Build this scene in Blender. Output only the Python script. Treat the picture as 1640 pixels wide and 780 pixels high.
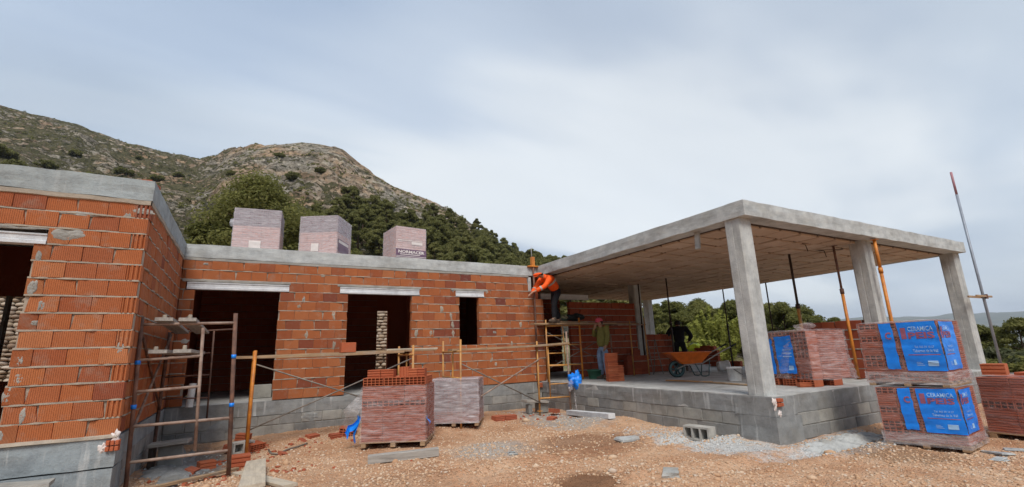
import bpy, math, random
import numpy as np
from math import radians, sin, cos, pi, tan, sqrt, atan2
from mathutils import Vector, Matrix

for o in list(bpy.data.objects):
    bpy.data.objects.remove(o, do_unlink=True)
SC = bpy.context.scene
COL = SC.collection
RNG = random.Random(7)

# ------------------------------------------------------------------ camera
F_PX, PITCH, ROLL, YAW, EYE = 751.78, 0.227524, 0.035047, 0.511842, 0.7848
H, BEAM = 2.85, 0.266                       # storey height, slab thickness
Y0, Y1, X1, X2, Y2, X3 = 11.066, 7.288, -1.226, 6.982, 4.598, 15.763
_fw = Vector((sin(YAW)*cos(PITCH), cos(YAW)*cos(PITCH), sin(PITCH)))
_r0 = Vector((cos(YAW), -sin(YAW), 0)); _u0 = _r0.cross(_fw)
_r = cos(ROLL)*_r0 - sin(ROLL)*_u0; _u = sin(ROLL)*_r0 + cos(ROLL)*_u0
cd = bpy.data.cameras.new('camera'); cam = bpy.data.objects.new('camera', cd); COL.objects.link(cam)
cd.sensor_fit = 'HORIZONTAL'; cd.sensor_width = 36; cd.lens = 36*F_PX/1640
cd.clip_start = 0.05; cd.clip_end = 40000
M_ = Matrix((( _r.x, _u.x, -_fw.x, 0), (_r.y, _u.y, -_fw.y, 0), (_r.z, _u.z, -_fw.z, EYE), (0, 0, 0, 1)))
cam.matrix_world = M_
SC.camera = cam
SC.render.resolution_x, SC.render.resolution_y = 1024, 487

# ------------------------------------------------------------------ light
SUN_EL, SUN_AZ = radians(52), radians(200)     # azimuth measured clockwise from +Y
sd = bpy.data.lights.new('sun', 'SUN'); sun = bpy.data.objects.new('sun', sd); COL.objects.link(sun)
sd.energy = 1.5; sd.angle = radians(24); sd.color = (1, .955, .89)
_sv = Vector((sin(SUN_AZ)*cos(SUN_EL), cos(SUN_AZ)*cos(SUN_EL), sin(SUN_EL)))
sun.rotation_euler = _sv.to_track_quat('Z', 'Y').to_euler()

def N(nt, kind, **kw):
    n = nt.nodes.new(kind)
    for k, v in kw.items():
        if k in n.inputs.keys(): n.inputs[k].default_value = v
        else: setattr(n, k, v)
    return n
def ramp(nt, stops, interp='LINEAR'):
    n = nt.nodes.new('ShaderNodeValToRGB'); cr = n.color_ramp; cr.interpolation = interp
    while len(cr.elements) > 1: cr.elements.remove(cr.elements[-1])
    for i, (p, c) in enumerate(stops):
        e = cr.elements[0] if i == 0 else cr.elements.new(p)
        e.position = p; e.color = (*c, 1) if len(c) == 3 else c
    return n
def L(nt, a, ao, b, bi): nt.links.new(a.outputs[ao], b.inputs[bi])
def math_(nt, op, a, b=None, clamp=False):
    n = nt.nodes.new('ShaderNodeMath'); n.operation = op; n.use_clamp = clamp
    for i, v in enumerate((a, b)):
        if v is None: continue
        if isinstance(v, (int, float)): n.inputs[i].default_value = v
        else: nt.links.new(v, n.inputs[i])
    return n.outputs[0]
def mixc(nt, fac, a, b, mode='MIX'):
    n = nt.nodes.new('ShaderNodeMix'); n.data_type = 'RGBA'; n.blend_type = mode
    for i, v in ((0, fac), (6, a), (7, b)):
        if isinstance(v, (int, float)): n.inputs[i].default_value = v
        elif isinstance(v, tuple): n.inputs[i].default_value = (*v, 1) if len(v) == 3 else v
        else: nt.links.new(v, n.inputs[i])
    return n.outputs[2]

world = bpy.data.worlds.new('World'); SC.world = world; world.use_nodes = True
nt = world.node_tree; nt.nodes.clear()
out = N(nt, 'ShaderNodeOutputWorld'); bg = N(nt, 'ShaderNodeBackground'); bg.inputs[1].default_value = 0.1
sky = N(nt, 'ShaderNodeTexSky'); sky.sky_type = 'NISHITA'; sky.sun_disc = False
sky.sun_elevation = SUN_EL; sky.sun_rotation = SUN_AZ; sky.altitude = 600; sky.dust_density = 2
tc = N(nt, 'ShaderNodeTexCoord'); sp = N(nt, 'ShaderNodeSeparateXYZ'); L(nt, tc, 'Generated', sp, 0)
zz = math_(nt, 'ADD', math_(nt, 'MAXIMUM', sp.outputs[2], 0.0), 0.16)
cb = N(nt, 'ShaderNodeCombineXYZ')
nt.links.new(math_(nt, 'DIVIDE', sp.outputs[0], zz), cb.inputs[0])
nt.links.new(math_(nt, 'DIVIDE', sp.outputs[1], zz), cb.inputs[1])
mp = N(nt, 'ShaderNodeMapping'); mp.inputs['Rotation'].default_value = (0, 0, radians(-32)); mp.inputs['Scale'].default_value = (.42, .95, 1)
mp.inputs['Location'].default_value = (3.1, 1.35, 0)
L(nt, cb, 0, mp, 0)
n1 = N(nt, 'ShaderNodeTexNoise', Scale=0.8, Detail=5.0, Roughness=.48, Distortion=.25); L(nt, mp, 0, n1, 0)
r1 = ramp(nt, [(.30, (.40, .50, .66)), (.44, (.50, .60, .745)), (.54, (.66, .75, .85)), (.68, (.94, .98, 1.0))]); L(nt, n1, 0, r1, 0)
# greyer banks low and to the sides, thin layer texture near the horizon
mp2 = N(nt, 'ShaderNodeMapping'); mp2.inputs['Scale'].default_value = (.5, .5, 5.5); mp2.inputs['Location'].default_value = (.4, 2.3, .1); L(nt, tc, 'Generated', mp2, 0)
n2 = N(nt, 'ShaderNodeTexNoise', Scale=3.0, Detail=4.0, Roughness=.5); L(nt, mp2, 0, n2, 0)
r2 = ramp(nt, [(.34, (.60, .68, .78)), (.52, (.80, .86, .92)), (.66, (.97, .99, 1.0))]); L(nt, n2, 0, r2, 0)
low = ramp(nt, [(.0, (1, 1, 1)), (.28, (0, 0, 0))]); L(nt, sp, 2, low, 0)
cl = mixc(nt, math_(nt, 'MULTIPLY', low.outputs[0], .8), r1.outputs[0], r2.outputs[0])
n3 = N(nt, 'ShaderNodeTexNoise', Scale=.55, Detail=3.0, Roughness=.5, Distortion=.3)
mp3 = N(nt, 'ShaderNodeMapping'); mp3.inputs['Location'].default_value = (7.7, -2.2, 0); mp3.inputs['Rotation'].default_value = (0, 0, radians(-40)); mp3.inputs['Scale'].default_value = (.6, 1.5, 1); L(nt, cb, 0, mp3, 0); L(nt, mp3, 0, n3, 0)
r3 = ramp(nt, [(.40, (1, 1, 1)), (.58, (.72, .75, .79))]); L(nt, n3, 0, r3, 0)
cl = mixc(nt, 1.0, cl, r3.outputs[0], 'MULTIPLY')
SKY_GAIN = 5.2
HAZE = 9e-5
dv = _r*((985-820)/F_PX)+_u*(-(235-390)/F_PX)+_fw; dv.normalize()          # thinner cloud, brightest over the terrace roof
dp = N(nt, 'ShaderNodeVectorMath', operation='DOT_PRODUCT'); L(nt, tc, 'Generated', dp, 0); dp.inputs[1].default_value = tuple(dv)
br = ramp(nt, [(.66, (0, 0, 0)), (.86, (.30, .30, .30)), (1.0, (1, 1, 1))], 'EASE'); nt.links.new(math_(nt, 'ADD', dp.outputs['Value'], math_(nt, 'MULTIPLY', math_(nt, 'SUBTRACT', n1.outputs[0], .5), .9)), br.inputs[0])
cl = mixc(nt, math_(nt, 'MULTIPLY', br.outputs[0], .70), cl, (.97, 1.0, 1.0))
cl10 = mixc(nt, 1.0, cl, (SKY_GAIN, SKY_GAIN, SKY_GAIN), 'MULTIPLY')
fin = mixc(nt, .90, sky.outputs[0], cl10)
nt.links.new(fin, bg.inputs[0]); L(nt, bg, 0, out, 0)

SC.view_settings.view_transform = 'Standard'; SC.view_settings.look = 'None'
SC.view_settings.exposure = 1.0; SC.view_settings.gamma = 1
SC.render.engine = 'CYCLES'
SC.cycles.max_bounces = 6; SC.cycles.diffuse_bounces = 4; SC.cycles.glossy_bounces = 2; SC.cycles.transmission_bounces = 4
SC.cycles.transparent_max_bounces = 16; SC.cycles.volume_bounces = 0
SC.cycles.use_denoising = True

# ------------------------------------------------------------------ noise (numpy)
_prng = np.random.RandomState(11)
_G = _prng.rand(256, 256)
def vnoise(x, y):
    x = np.asarray(x, float); y = np.asarray(y, float)
    xi = np.floor(x).astype(int); yi = np.floor(y).astype(int); fx = x-xi; fy = y-yi
    fx = fx*fx*(3-2*fx); fy = fy*fy*(3-2*fy)
    a = _G[xi & 255, yi & 255]; b = _G[(xi+1) & 255, yi & 255]; c = _G[xi & 255, (yi+1) & 255]; d = _G[(xi+1) & 255, (yi+1) & 255]
    return (a*(1-fx)+b*fx)*(1-fy)+(c*(1-fx)+d*fx)*fy-.5
def fbm(x, y, o=4, lac=2.03, g=.5):
    s = 0; a = 1.0
    for i in range(o):
        s = s+a*vnoise(x*lac**i+17.3*i, y*lac**i-9.1*i); a *= g
    return s

# ------------------------------------------------------------------ mesh builder and scene helpers
class MB:
    def __init__(s): s.v = []; s.f = []
    def add(s, vs, fs):
        b = len(s.v); s.v.extend([tuple(map(float, p)) for p in vs]); s.f.extend([tuple(i+b for i in f) for f in fs]); return s
    def box(s, c, d, rz=0, m=None):
        cx, cy, cz = c; dx, dy, dz = (d[0]/2, d[1]/2, d[2]/2)
        vs = [(x, y, z) for z in (-dz, dz) for (x, y) in ((-dx, -dy), (dx, -dy), (dx, dy), (-dx, dy))]
        ca, sa = cos(rz), sin(rz); o = []
        for p in vs:
            if m is not None: p = m @ Vector(p)
            o.append((cx+p[0]*ca-p[1]*sa, cy+p[0]*sa+p[1]*ca, cz+p[2]))
        return s.add(o, [(3, 2, 1, 0), (4, 5, 6, 7), (0, 1, 5, 4), (1, 2, 6, 5), (2, 3, 7, 6), (3, 0, 4, 7)])
    def bbox(s, x0, x1, y0, y1, z0, z1): return s.box(((x0+x1)/2, (y0+y1)/2, (z0+z1)/2), (x1-x0, y1-y0, z1-z0))
    def cbox(s, c, d, b=.006, rz=0, m=None):
        """box with chamfered edges (26 faces)"""
        hx, hy, hz = d[0]/2, d[1]/2, d[2]/2; b = min(b, hx*.9, hy*.9, hz*.9)
        vs = []; idx = {}
        for sx in (-1, 1):
            for sy in (-1, 1):
                for sz in (-1, 1):
                    for ax in range(3):
                        p = [sx*(hx-b), sy*(hy-b), sz*(hz-b)]; p[ax] = (sx*hx, sy*hy, sz*hz)[ax]
                        idx[(sx, sy, sz, ax)] = len(vs); vs.append(p)
        fs = []
        for ax in range(3):
            o1, o2 = [(1, 2), (2, 0), (0, 1)][ax]
            for sg in (-1, 1):
                q = []
                for a, bb in ((-1, -1), (1, -1), (1, 1), (-1, 1)):
                    k = [0, 0, 0]; k[ax] = sg; k[o1] = a; k[o2] = bb; q.append(idx[(*k, ax)])
                fs.append(tuple(q) if sg > 0 else tuple(reversed(q)))
        for ax in range(3):                      # edges along ax
            o1, o2 = [(1, 2), (2, 0), (0, 1)][ax]
            for a in (-1, 1):
                for c2 in (-1, 1):
                    def K(e, w):
                        k = [0, 0, 0]; k[ax] = e; k[o1] = a; k[o2] = c2; return idx[(*k, w)]
                    q = (K(-1, o1), K(1, o1), K(1, o2), K(-1, o2))
                    fs.append(q if a*c2 < 0 else tuple(reversed(q)))
        for sx in (-1, 1):
            for sy in (-1, 1):
                for sz in (-1, 1):
                    t = tuple(idx[(sx, sy, sz, a)] for a in range(3)); fs.append(t if sx*sy*sz > 0 else tuple(reversed(t)))
        ca, sa = cos(rz), sin(rz); o = []
        for p in vs:
            if m is not None: p = m @ Vector(p)
            o.append((c[0]+p[0]*ca-p[1]*sa, c[1]+p[0]*sa+p[1]*ca, c[2]+p[2]))
        return s.add(o, fs)
    def tube(s, pts, rad, n=8, cap=True):
        pts = [Vector(p) for p in pts]; k = len(pts)
        rad = rad if isinstance(rad, (list, tuple)) else [rad]*k
        vs = []; fs = []; prev = None
        for i, p in enumerate(pts):
            t = (pts[min(i+1, k-1)]-pts[max(i-1, 0)]).normalized()
            if prev is None:
                a = Vector((0, 0, 1)) if abs(t.z) < .9 else Vector((1, 0, 0)); u = t.cross(a).normalized()
            else: u = (prev-t*prev.dot(t)).normalized()
            prev = u; w = t.cross(u)
            for j in range(n):
                an = 2*pi*j/n; vs.append(p+(u*cos(an)+w*sin(an))*rad[i])
        for i in range(k-1):
            for j in range(n): fs.append((i*n+j, i*n+(j+1) % n, (i+1)*n+(j+1) % n, (i+1)*n+j))
        if cap: fs.append(tuple(reversed(range(n)))); fs.append(tuple(range((k-1)*n, k*n)))
        return s.add(vs, fs)
    def lathe(s, prof, c=(0, 0, 0), n=20, axis='Z'):
        vs = []; fs = []
        for r, z in prof:
            for j in range(n):
                a = 2*pi*j/n; p = (r*cos(a), r*sin(a), z)
                if axis == 'Y': p = (p[0], p[2], p[1])
                if axis == 'X': p = (p[2], p[0], p[1])
                vs.append((c[0]+p[0], c[1]+p[1], c[2]+p[2]))
        for i in range(len(prof)-1):
            for j in range(n): fs.append((i*n+j, i*n+(j+1) % n, (i+1)*n+(j+1) % n, (i+1)*n+j))
        return s.add(vs, fs)
    def grid(s, fn, nu, nv):
        vs = [fn(i/nu, j/nv) for j in range(nv+1) for i in range(nu+1)]
        fs = [(j*(nu+1)+i, j*(nu+1)+i+1, (j+1)*(nu+1)+i+1, (j+1)*(nu+1)+i) for j in range(nv) for i in range(nu)]
        return s.add(vs, fs)
    def prism(s, prof, axis, a0, a1):
        """closed profile (list of 2D) extruded along axis 0/1/2; profile coords are the two other axes in order"""
        k = len(prof); vs = []
        for a in (a0, a1):
            for p in prof:
                q = list(p); q.insert(axis, a); vs.append(q)
        fs = [(i, (i+1) % k, k+(i+1) % k, k+i) for i in range(k)]
        fs += [tuple(reversed(range(k))), tuple(range(k, 2*k))]
        return s.add(vs, fs)
    def mesh(s, name, smooth=False):
        m = bpy.data.meshes.new(name); m.from_pydata(s.v, [], s.f); m.update()
        if smooth: m.polygons.foreach_set('use_smooth', [True]*len(m.polygons))
        return m

def fix_normals(me):
    import bmesh
    b = bmesh.new(); b.from_mesh(me); bmesh.ops.recalc_face_normals(b, faces=b.faces); b.to_mesh(me); b.free(); return me
def link(name, me, m=None, parent=None, loc=(0, 0, 0), rot=(0, 0, 0), scale=None):
    if m is not None and not me.materials: me.materials.append(m)
    o = bpy.data.objects.new(name, me); COL.objects.link(o)
    o.location = loc; o.rotation_euler = rot
    if scale: o.scale = scale
    if parent is not None:
        o.parent = parent
    return o
def part(name, mb, m, parent, smooth=False, loc=(0, 0, 0), rot=(0, 0, 0), kind=None, label=None, fix=False):
    me = mb.mesh(name, smooth) if isinstance(mb, MB) else mb
    if fix: fix_normals(me)
    o = link(name, me, m, parent, loc, rot)
    if kind: o['kind'] = kind
    if label: o['label'] = label
    return o
def tag(o, label, cat, group=None):
    o['label'] = label; o['category'] = cat
    if group: o['group'] = group
    return o
def thing(name, label, cat, loc=(0, 0, 0), rz=0, group=None, rot=None):
    o = bpy.data.objects.new(name, None); COL.objects.link(o); o.empty_display_size = .2
    o.location = loc; o.rotation_euler = rot or (0, 0, rz)
    return tag(o, label, cat, group)
def single(name, mb, m, label, cat, group=None, loc=(0, 0, 0), rot=(0, 0, 0), smooth=False, fix=False):
    me = mb.mesh(name, smooth) if isinstance(mb, MB) else mb
    if fix: fix_normals(me)
    o = link(name, me, m, None, loc, rot); return tag(o, label, cat, group)
def structure(name, me, m, kind='structure'):
    o = link(name, me, m); o['kind'] = kind; return o
def shrink_bevel(o, w=.006, seg=1):
    md = o.modifiers.new('bevel', 'BEVEL'); md.width = w; md.segments = seg; md.limit_method = 'ANGLE'; return o

# ------------------------------------------------------------------ materials
def new_mat(name, rough=.8, spec=.3):
    m = bpy.data.materials.new(name); m.use_nodes = True; nt = m.node_tree
    b = nt.nodes['Principled BSDF']; b.inputs['Roughness'].default_value = rough; b.inputs['Specular IOR Level'].default_value = spec
    return m, nt, b
def bump(nt, b, height, strength=.4, dist=.01):
    n = N(nt, 'ShaderNodeBump'); n.inputs['Strength'].default_value = strength; n.inputs['Distance'].default_value = dist
    nt.links.new(height, n.inputs['Height']); nt.links.new(n.outputs[0], b.inputs['Normal']); return n
def noise(nt, scale, detail=4.0, rough=.55, vec=None, dist=0.0):
    n = N(nt, 'ShaderNodeTexNoise', Scale=scale, Detail=detail, Roughness=rough, Distortion=dist)
    if vec is not None: nt.links.new(vec, n.inputs['Vector'])
    return n.outputs[0]
def wpos(nt): return N(nt, 'ShaderNodeNewGeometry').outputs['Position']
def opos(nt): return N(nt, 'ShaderNodeTexCoord').outputs['Object']
def scaled(nt, vec, sc, rot=(0, 0, 0), loc=(0, 0, 0)):
    m = N(nt, 'ShaderNodeMapping'); m.inputs['Scale'].default_value = sc; m.inputs['Rotation'].default_value = rot; m.inputs['Location'].default_value = loc
    nt.links.new(vec, m.inputs[0]); return m.outputs[0]

def mat_plain(name, col, rough=.7, var=.25, scale=9, spec=.3, metal=0, bumpy=.15, col2=None):
    m, nt, b = new_mat(name, rough, spec); b.inputs['Metallic'].default_value = metal
    n = noise(nt, scale, 5, .6, opos(nt))
    c2 = col2 or tuple(c*(1-var) for c in col)
    r = ramp(nt, [(.35, c2), (.65, col)]); nt.links.new(n, r.inputs[0]); L(nt, r, 0, b, 'Base Color')
    if bumpy: bump(nt, b, noise(nt, scale*6, 3, .6, opos(nt)), bumpy, .004)
    return m

def mat_brick(name, cols, island=False, stri=0, dusty=.35, stain=True):
    m, nt, b = new_mat(name, .85, .25)
    rnd = N(nt, 'ShaderNodeNewGeometry').outputs['Random Per Island'] if island else N(nt, 'ShaderNodeObjectInfo').outputs['Random']
    k = len(cols); r = ramp(nt, [(i/(k-1) if k > 1 else 0, c) for i, c in enumerate(cols)]); nt.links.new(rnd, r.inputs[0])
    p = wpos(nt)
    n = noise(nt, 7, 5, .6, p)
    c = mixc(nt, math_(nt, 'MULTIPLY', n, .40), r.outputs[0], (.24, .075, .036))
    d = ramp(nt, [(.55, (0, 0, 0)), (.74, (1, 1, 1))]); nt.links.new(noise(nt, 5.3, 6, .68, p), d.inputs[0])
    c = mixc(nt, math_(nt, 'MULTIPLY', d.outputs[0], dusty), c, (.42, .34, .27))
    hgt = noise(nt, 60, 4, .6, p)
    if stri:
        s = N(nt, 'ShaderNodeSeparateXYZ'); nt.links.new(opos(nt), s.inputs[0])
        w = math_(nt, 'SINE', math_(nt, 'MULTIPLY', s.outputs[0], stri))
        hgt = math_(nt, 'ADD', math_(nt, 'MULTIPLY', hgt, .6), math_(nt, 'MULTIPLY', w, .8))
    nt.links.new(c, b.inputs['Base Color']); bump(nt, b, hgt, .8, .008)
    return m

def mat_concrete(name, col=(.40, .41, .40), grain=(1, 1, 14), stain=.5, drips=0.0, island=False, warm=(.33, .30, .25)):
    m, nt, b = new_mat(name, .9, .2); p = wpos(nt)
    g = noise(nt, 2.2, 6, .62, scaled(nt, p, grain))
    r = ramp(nt, [(.28, tuple(x*.76 for x in col)), (.48, col), (.72, tuple(min(1, x*1.13) for x in col))]); nt.links.new(g, r.inputs[0])
    s = ramp(nt, [(.46, (0, 0, 0)), (.66, (1, 1, 1))]); nt.links.new(noise(nt, 1.7, 5, .65, p), s.inputs[0])
    c = mixc(nt, math_(nt, 'MULTIPLY', s.outputs[0], stain), r.outputs[0], tuple(x*.58 for x in warm))
    vo = N(nt, 'ShaderNodeTexVoronoi', Scale=19.0); nt.links.new(p, vo.inputs['Vector'])          # air holes and grit
    ah = ramp(nt, [(.05, (1, 1, 1)), (.13, (0, 0, 0))]); L(nt, vo, 'Distance', ah, 0)
    gm = ramp(nt, [(.5, (0, 0, 0)), (.6, (1, 1, 1))]); nt.links.new(noise(nt, 4.5, 3, .6, p), gm.inputs[0])
    c = mixc(nt, math_(nt, 'MULTIPLY', ah.outputs[0], math_(nt, 'MULTIPLY', gm.outputs[0], .55)), c, tuple(x*.35 for x in col))
    bl = ramp(nt, [(.38, (.80, .80, .81)), (.52, (1, 1, 1)), (.66, (1.12, 1.11, 1.08))]); nt.links.new(noise(nt, 5.5, 6, .7, p), bl.inputs[0])
    c = mixc(nt, .8, c, bl.outputs[0], 'MULTIPLY')
    if island:
        iv = N(nt, 'ShaderNodeObjectInfo').outputs['Random']
        rr = ramp(nt, [(0, (.72, .73, .74)), (.5, (1, 1, 1)), (1, (1.22, 1.2, 1.14))]); nt.links.new(iv, rr.inputs[0])
        c = mixc(nt, 1.0, c, rr.outputs[0], 'MULTIPLY')
    if drips:
        dr = ramp(nt, [(.58, (0, 0, 0)), (.70, (1, 1, 1))]); nt.links.new(noise(nt, 3.5, 4, .6, scaled(nt, p, (3, 3, .25))), dr.inputs[0])
        c = mixc(nt, math_(nt, 'MULTIPLY', dr.outputs[0], drips), c, (.60, .60, .58))
    nt.links.new(c, b.inputs['Base Color'])
    h = math_(nt, 'ADD', noise(nt, 45, 5, .65, p), math_(nt, 'MULTIPLY', g, 1.2)); bump(nt, b, h, .6, .012)
    return m

def mat_wood(name, col=(.42, .28, .16), col2=(.22, .14, .085), axis=0, rough=.8):
    m, nt, b = new_mat(name, rough, .25); sc = [14, 14, 14]; sc[axis] = 1.1
    n = noise(nt, 2.2, 6, .65, scaled(nt, opos(nt), tuple(sc)))
    r = ramp(nt, [(.3, col2), (.6, col)]); nt.links.new(n, r.inputs[0])
    d = ramp(nt, [(.5, (0, 0, 0)), (.72, (1, 1, 1))]); nt.links.new(noise(nt, 4, 4, .6, opos(nt)), d.inputs[0])
    c = mixc(nt, math_(nt, 'MULTIPLY', d.outputs[0], .45), r.outputs[0], (.38, .35, .31))
    nt.links.new(c, b.inputs['Base Color']); bump(nt, b, n, .5, .006); return m

def mat_film(name, milky=.38, tint=(.80, .72, .72), lo=.16, rough=.28, gain=2.0, sc=5.0):
    m = bpy.data.materials.new(name); m.use_nodes = True; nt = m.node_tree; nt.nodes.clear()
    out = N(nt, 'ShaderNodeOutputMaterial'); mx = N(nt, 'ShaderNodeMixShader'); tr = N(nt, 'ShaderNodeBsdfTransparent')
    p = N(nt, 'ShaderNodeBsdfPrincipled'); p.inputs['Base Color'].default_value = (*tint, 1); p.inputs['Roughness'].default_value = rough
    tr.inputs[0].default_value = (.97, .95, .96, 1)
    n = noise(nt, sc, 6, .66, scaled(nt, wpos(nt), (1.0, 1.0, 5), (.12, .16, 0)), .6)
    r = ramp(nt, [(.36, (lo, lo, lo)), (.56, (milky, milky, milky)), (.76, (min(.9, milky*gain),)*3)]); nt.links.new(n, r.inputs[0])  # whitest streaks paint fold highlights into the film; the rest is milkiness
    L(nt, r, 0, mx, 0); L(nt, tr, 0, mx, 1); L(nt, p, 0, mx, 2); L(nt, mx, 0, out, 0)
    return m

TERRA = [(.58, .185, .066), (.52, .155, .056), (.61, .21, .080), (.45, .125, .050), (.63, .235, .096), (.54, .165, .058), (.59, .19, .070), (.33, .09, .05), (.60, .20, .072), (.56, .17, .062)]
M = {}
M['brick'] = mat_brick('fired_clay', TERRA, stri=330, dusty=.42)
M['brick_main'] = mat_brick('fired_clay_red', [tuple(c*s for c, s in zip(t, (1.0, 1.0, .98))) for t in TERRA+TERRA[:6]] + [(.22, .062, .05)], stri=330, dusty=.40)
M['brick_new'] = mat_brick('fresh_clay', [(.50, .13, .055), (.44, .11, .05), (.55, .16, .07), (.40, .10, .045)], dusty=.12)
M['brick_dark'] = mat_brick('wrapped_clay', [(.46, .13, .068), (.40, .11, .06), (.50, .15, .08)], dusty=.12)
M['brick_pink'] = mat_brick('salmon_clay', [(.66, .38, .31), (.62, .35, .29), (.70, .42, .35)], dusty=.1)
M['brick_plum'] = mat_brick('plum_clay', [(.33, .22, .25), (.28, .19, .23), (.38, .26, .29)], dusty=.1)
M['brick_grey'] = mat_brick('grey_clay', [(.36, .20, .19), (.32, .19, .18), (.40, .22, .20)], dusty=.25)
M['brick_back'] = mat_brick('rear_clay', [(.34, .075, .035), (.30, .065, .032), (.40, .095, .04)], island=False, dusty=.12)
M['brick_loose_stuff'] = mat_brick('clay_mass', [(.34, .08, .037), (.40, .10, .045)], island=True, dusty=.25)
M['mortar'] = mat_concrete('mortar', (.40, .34, .27), (1, 1, 1), .25)
M['mortar_grey'] = mat_concrete('mortar_grey', (.36, .345, .31), (1, 1, 1), .3)
M['concrete'] = mat_concrete('cast_concrete', (.485, .50, .488), (1, 1, 4), .32)
M['concrete_blue'] = mat_concrete('cast_concrete_cool', (.36, .40, .405), (.8, .8, 4), .35, drips=.25)
M['column'] = mat_concrete('column_concrete', (.495, .505, .488), (2.5, 2.5, .8), .28, drips=.2)
M['plinth'] = mat_concrete('plinth_concrete', (.27, .275, .27), (1, 1, 2), .5, drips=.5)
M['plinth_blue'] = mat_concrete('plinth_render', (.29, .325, .34), (1, 1, 2), .45, drips=.6)
M['block'] = mat_concrete('block_concrete', (.29, .285, .27), (1, 1, 1), .35, island=True)
M['floor'] = mat_concrete('screed', (.47, .465, .445), (1.3, .6, 1), .45)
M['lintel'] = mat_concrete('precast_lintel', (.62, .63, .64), (.3, .3, 3), .12)
M['soffit'] = None
M['wood'] = mat_wood('weathered_board')
M['wood_pale'] = mat_wood('pale_board', (.55, .47, .36), (.36, .30, .23))
M['wood_grey'] = mat_wood('grey_board', (.40, .37, .33), (.22, .20, .18))
M['wood_orange'] = mat_wood('orange_board', (.52, .26, .10), (.30, .15, .07))
M['steel_orange'] = mat_plain('orange_steel', (.72, .26, .03), .5, .35, 5, .4, 0, .1, (.40, .13, .03))
M['steel_yellow'] = mat_plain('worn_orange_steel', (.66, .31, .06), .5, .35, 5, .4, 0, .1, (.36, .19, .09))
M['steel_rust'] = mat_plain('rusty_steel', (.24, .125, .085), .8, .5, 7, .25, .0, .4, (.09, .055, .045))
M['steel_pale'] = mat_plain('splashed_steel', (.40, .30, .24), .75, .5, 7, .3, .0, .3, (.20, .12, .09))
M['steel_dark'] = mat_plain('dark_prop_steel', (.07, .05, .04), .6, .4, 8, .3, .3, .1)
M['steel_grey'] = mat_plain('grey_rod', (.27, .235, .20), .6, .4, 8, .4, .3, .1)
M['film'] = mat_film('stretch_film', .21, (.86, .78, .77), .05)
M['film_thin'] = mat_film('thin_film', .11, (.86, .80, .79), .03, .22, 2.6, 6)
M['film_white'] = mat_film('milky_film', .42, (.76, .74, .77), .24)
M['film_roof'] = mat_film('tight_film', .36, (.90, .86, .88), .24, .22, 1.6, 8)
M['film_clear'] = mat_film('clear_film', .34, (.75, .72, .72), .10)
M['blue_film'] = mat_plain('blue_print', (.008, .26, .92), .34, .2, 12, .5, 0, .08, (.005, .20, .78))
M['white_print'] = mat_plain('white_print', (.36, .58, .85), .5, .05, 5, .3, 0, 0)
M['red_print'] = mat_plain('red_print', (.33, .11, .17), .5, .1, 5, .3, 0, 0)
M['plum_print'] = mat_plain('plum_print', (.17, .10, .15), .4, .15, 12, .4, 0, .05)
M['cream_print'] = mat_plain('cream_print', (.74, .66, .62), .5, .1, 12, .3, 0, 0)
M['white_plastic'] = mat_plain('white_plastic', (.82, .82, .79), .45, .25, 8, .4, 0, .05)
M['green_plastic'] = mat_plain('green_plastic', (.05, .17, .10), .5, .4, 7, .4, 0, .05)
M['black_rubber'] = mat_plain('black_rubber', (.025, .03, .03), .7, .3, 9, .3, 0, .2)
M['barrow_orange'] = mat_plain('barrow_paint', (.85, .18, .02), .42, .25, 5, .45, 0, .1)
M['teal_metal'] = mat_plain('barrow_frame', (.08, .15, .15), .5, .3, 9, .4, .2, .1)
# ================================================================== bricks and walls
BL, BT, BH, PITCHX, CP = .281, .14, .187, .285, .20
def brick_variants():
    out = []
    for k in range(5):
        rr = random.Random(40+k); mb = MB(); mb.cbox((0, BT/2, BH/2), (BL, BT, BH), .004+.002*rr.random())
        v = []
        for p in mb.v:
            v.append((p[0]+rr.uniform(-.002, .002), p[1]+rr.uniform(-.0015, .0015), p[2]+rr.uniform(-.002, .002)))
        if k in (2, 4):                                   # a knocked corner
            s = 1 if k == 2 else -1
            v = [((p[0]-s*.018, p[1]+.006, p[2]-.014) if (p[0]*s > BL/2-.012 and p[1] < .012 and p[2] > BH-.012) else p) for p in v]
        mb.v = v; out.append(mb.mesh('brick'))
    return out
BRICKS = brick_variants()
def end_brick_mesh():                                     # header end with three vertical slots
    mb = MB(); prof = [(-.07, .14), (-.07, 0)]
    for c in (-.046, 0, .046):
        prof += [(c-.011, 0), (c-.009, .020), (c+.009, .020), (c+.011, 0)]
    prof += [(.07, 0), (.07, .14)]
    mb.prism(prof, 2, 0, BH); return fix_normals(mb.mesh('brick'))
END_BRICK = end_brick_mesh()
def with_mat(me, m):
    key = me.name+m.name
    if key not in with_mat.c:
        c = me.copy(); c.materials.clear(); c.materials.append(m); with_mat.c[key] = c
    return with_mat.c[key]
with_mat.c = {}

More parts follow.
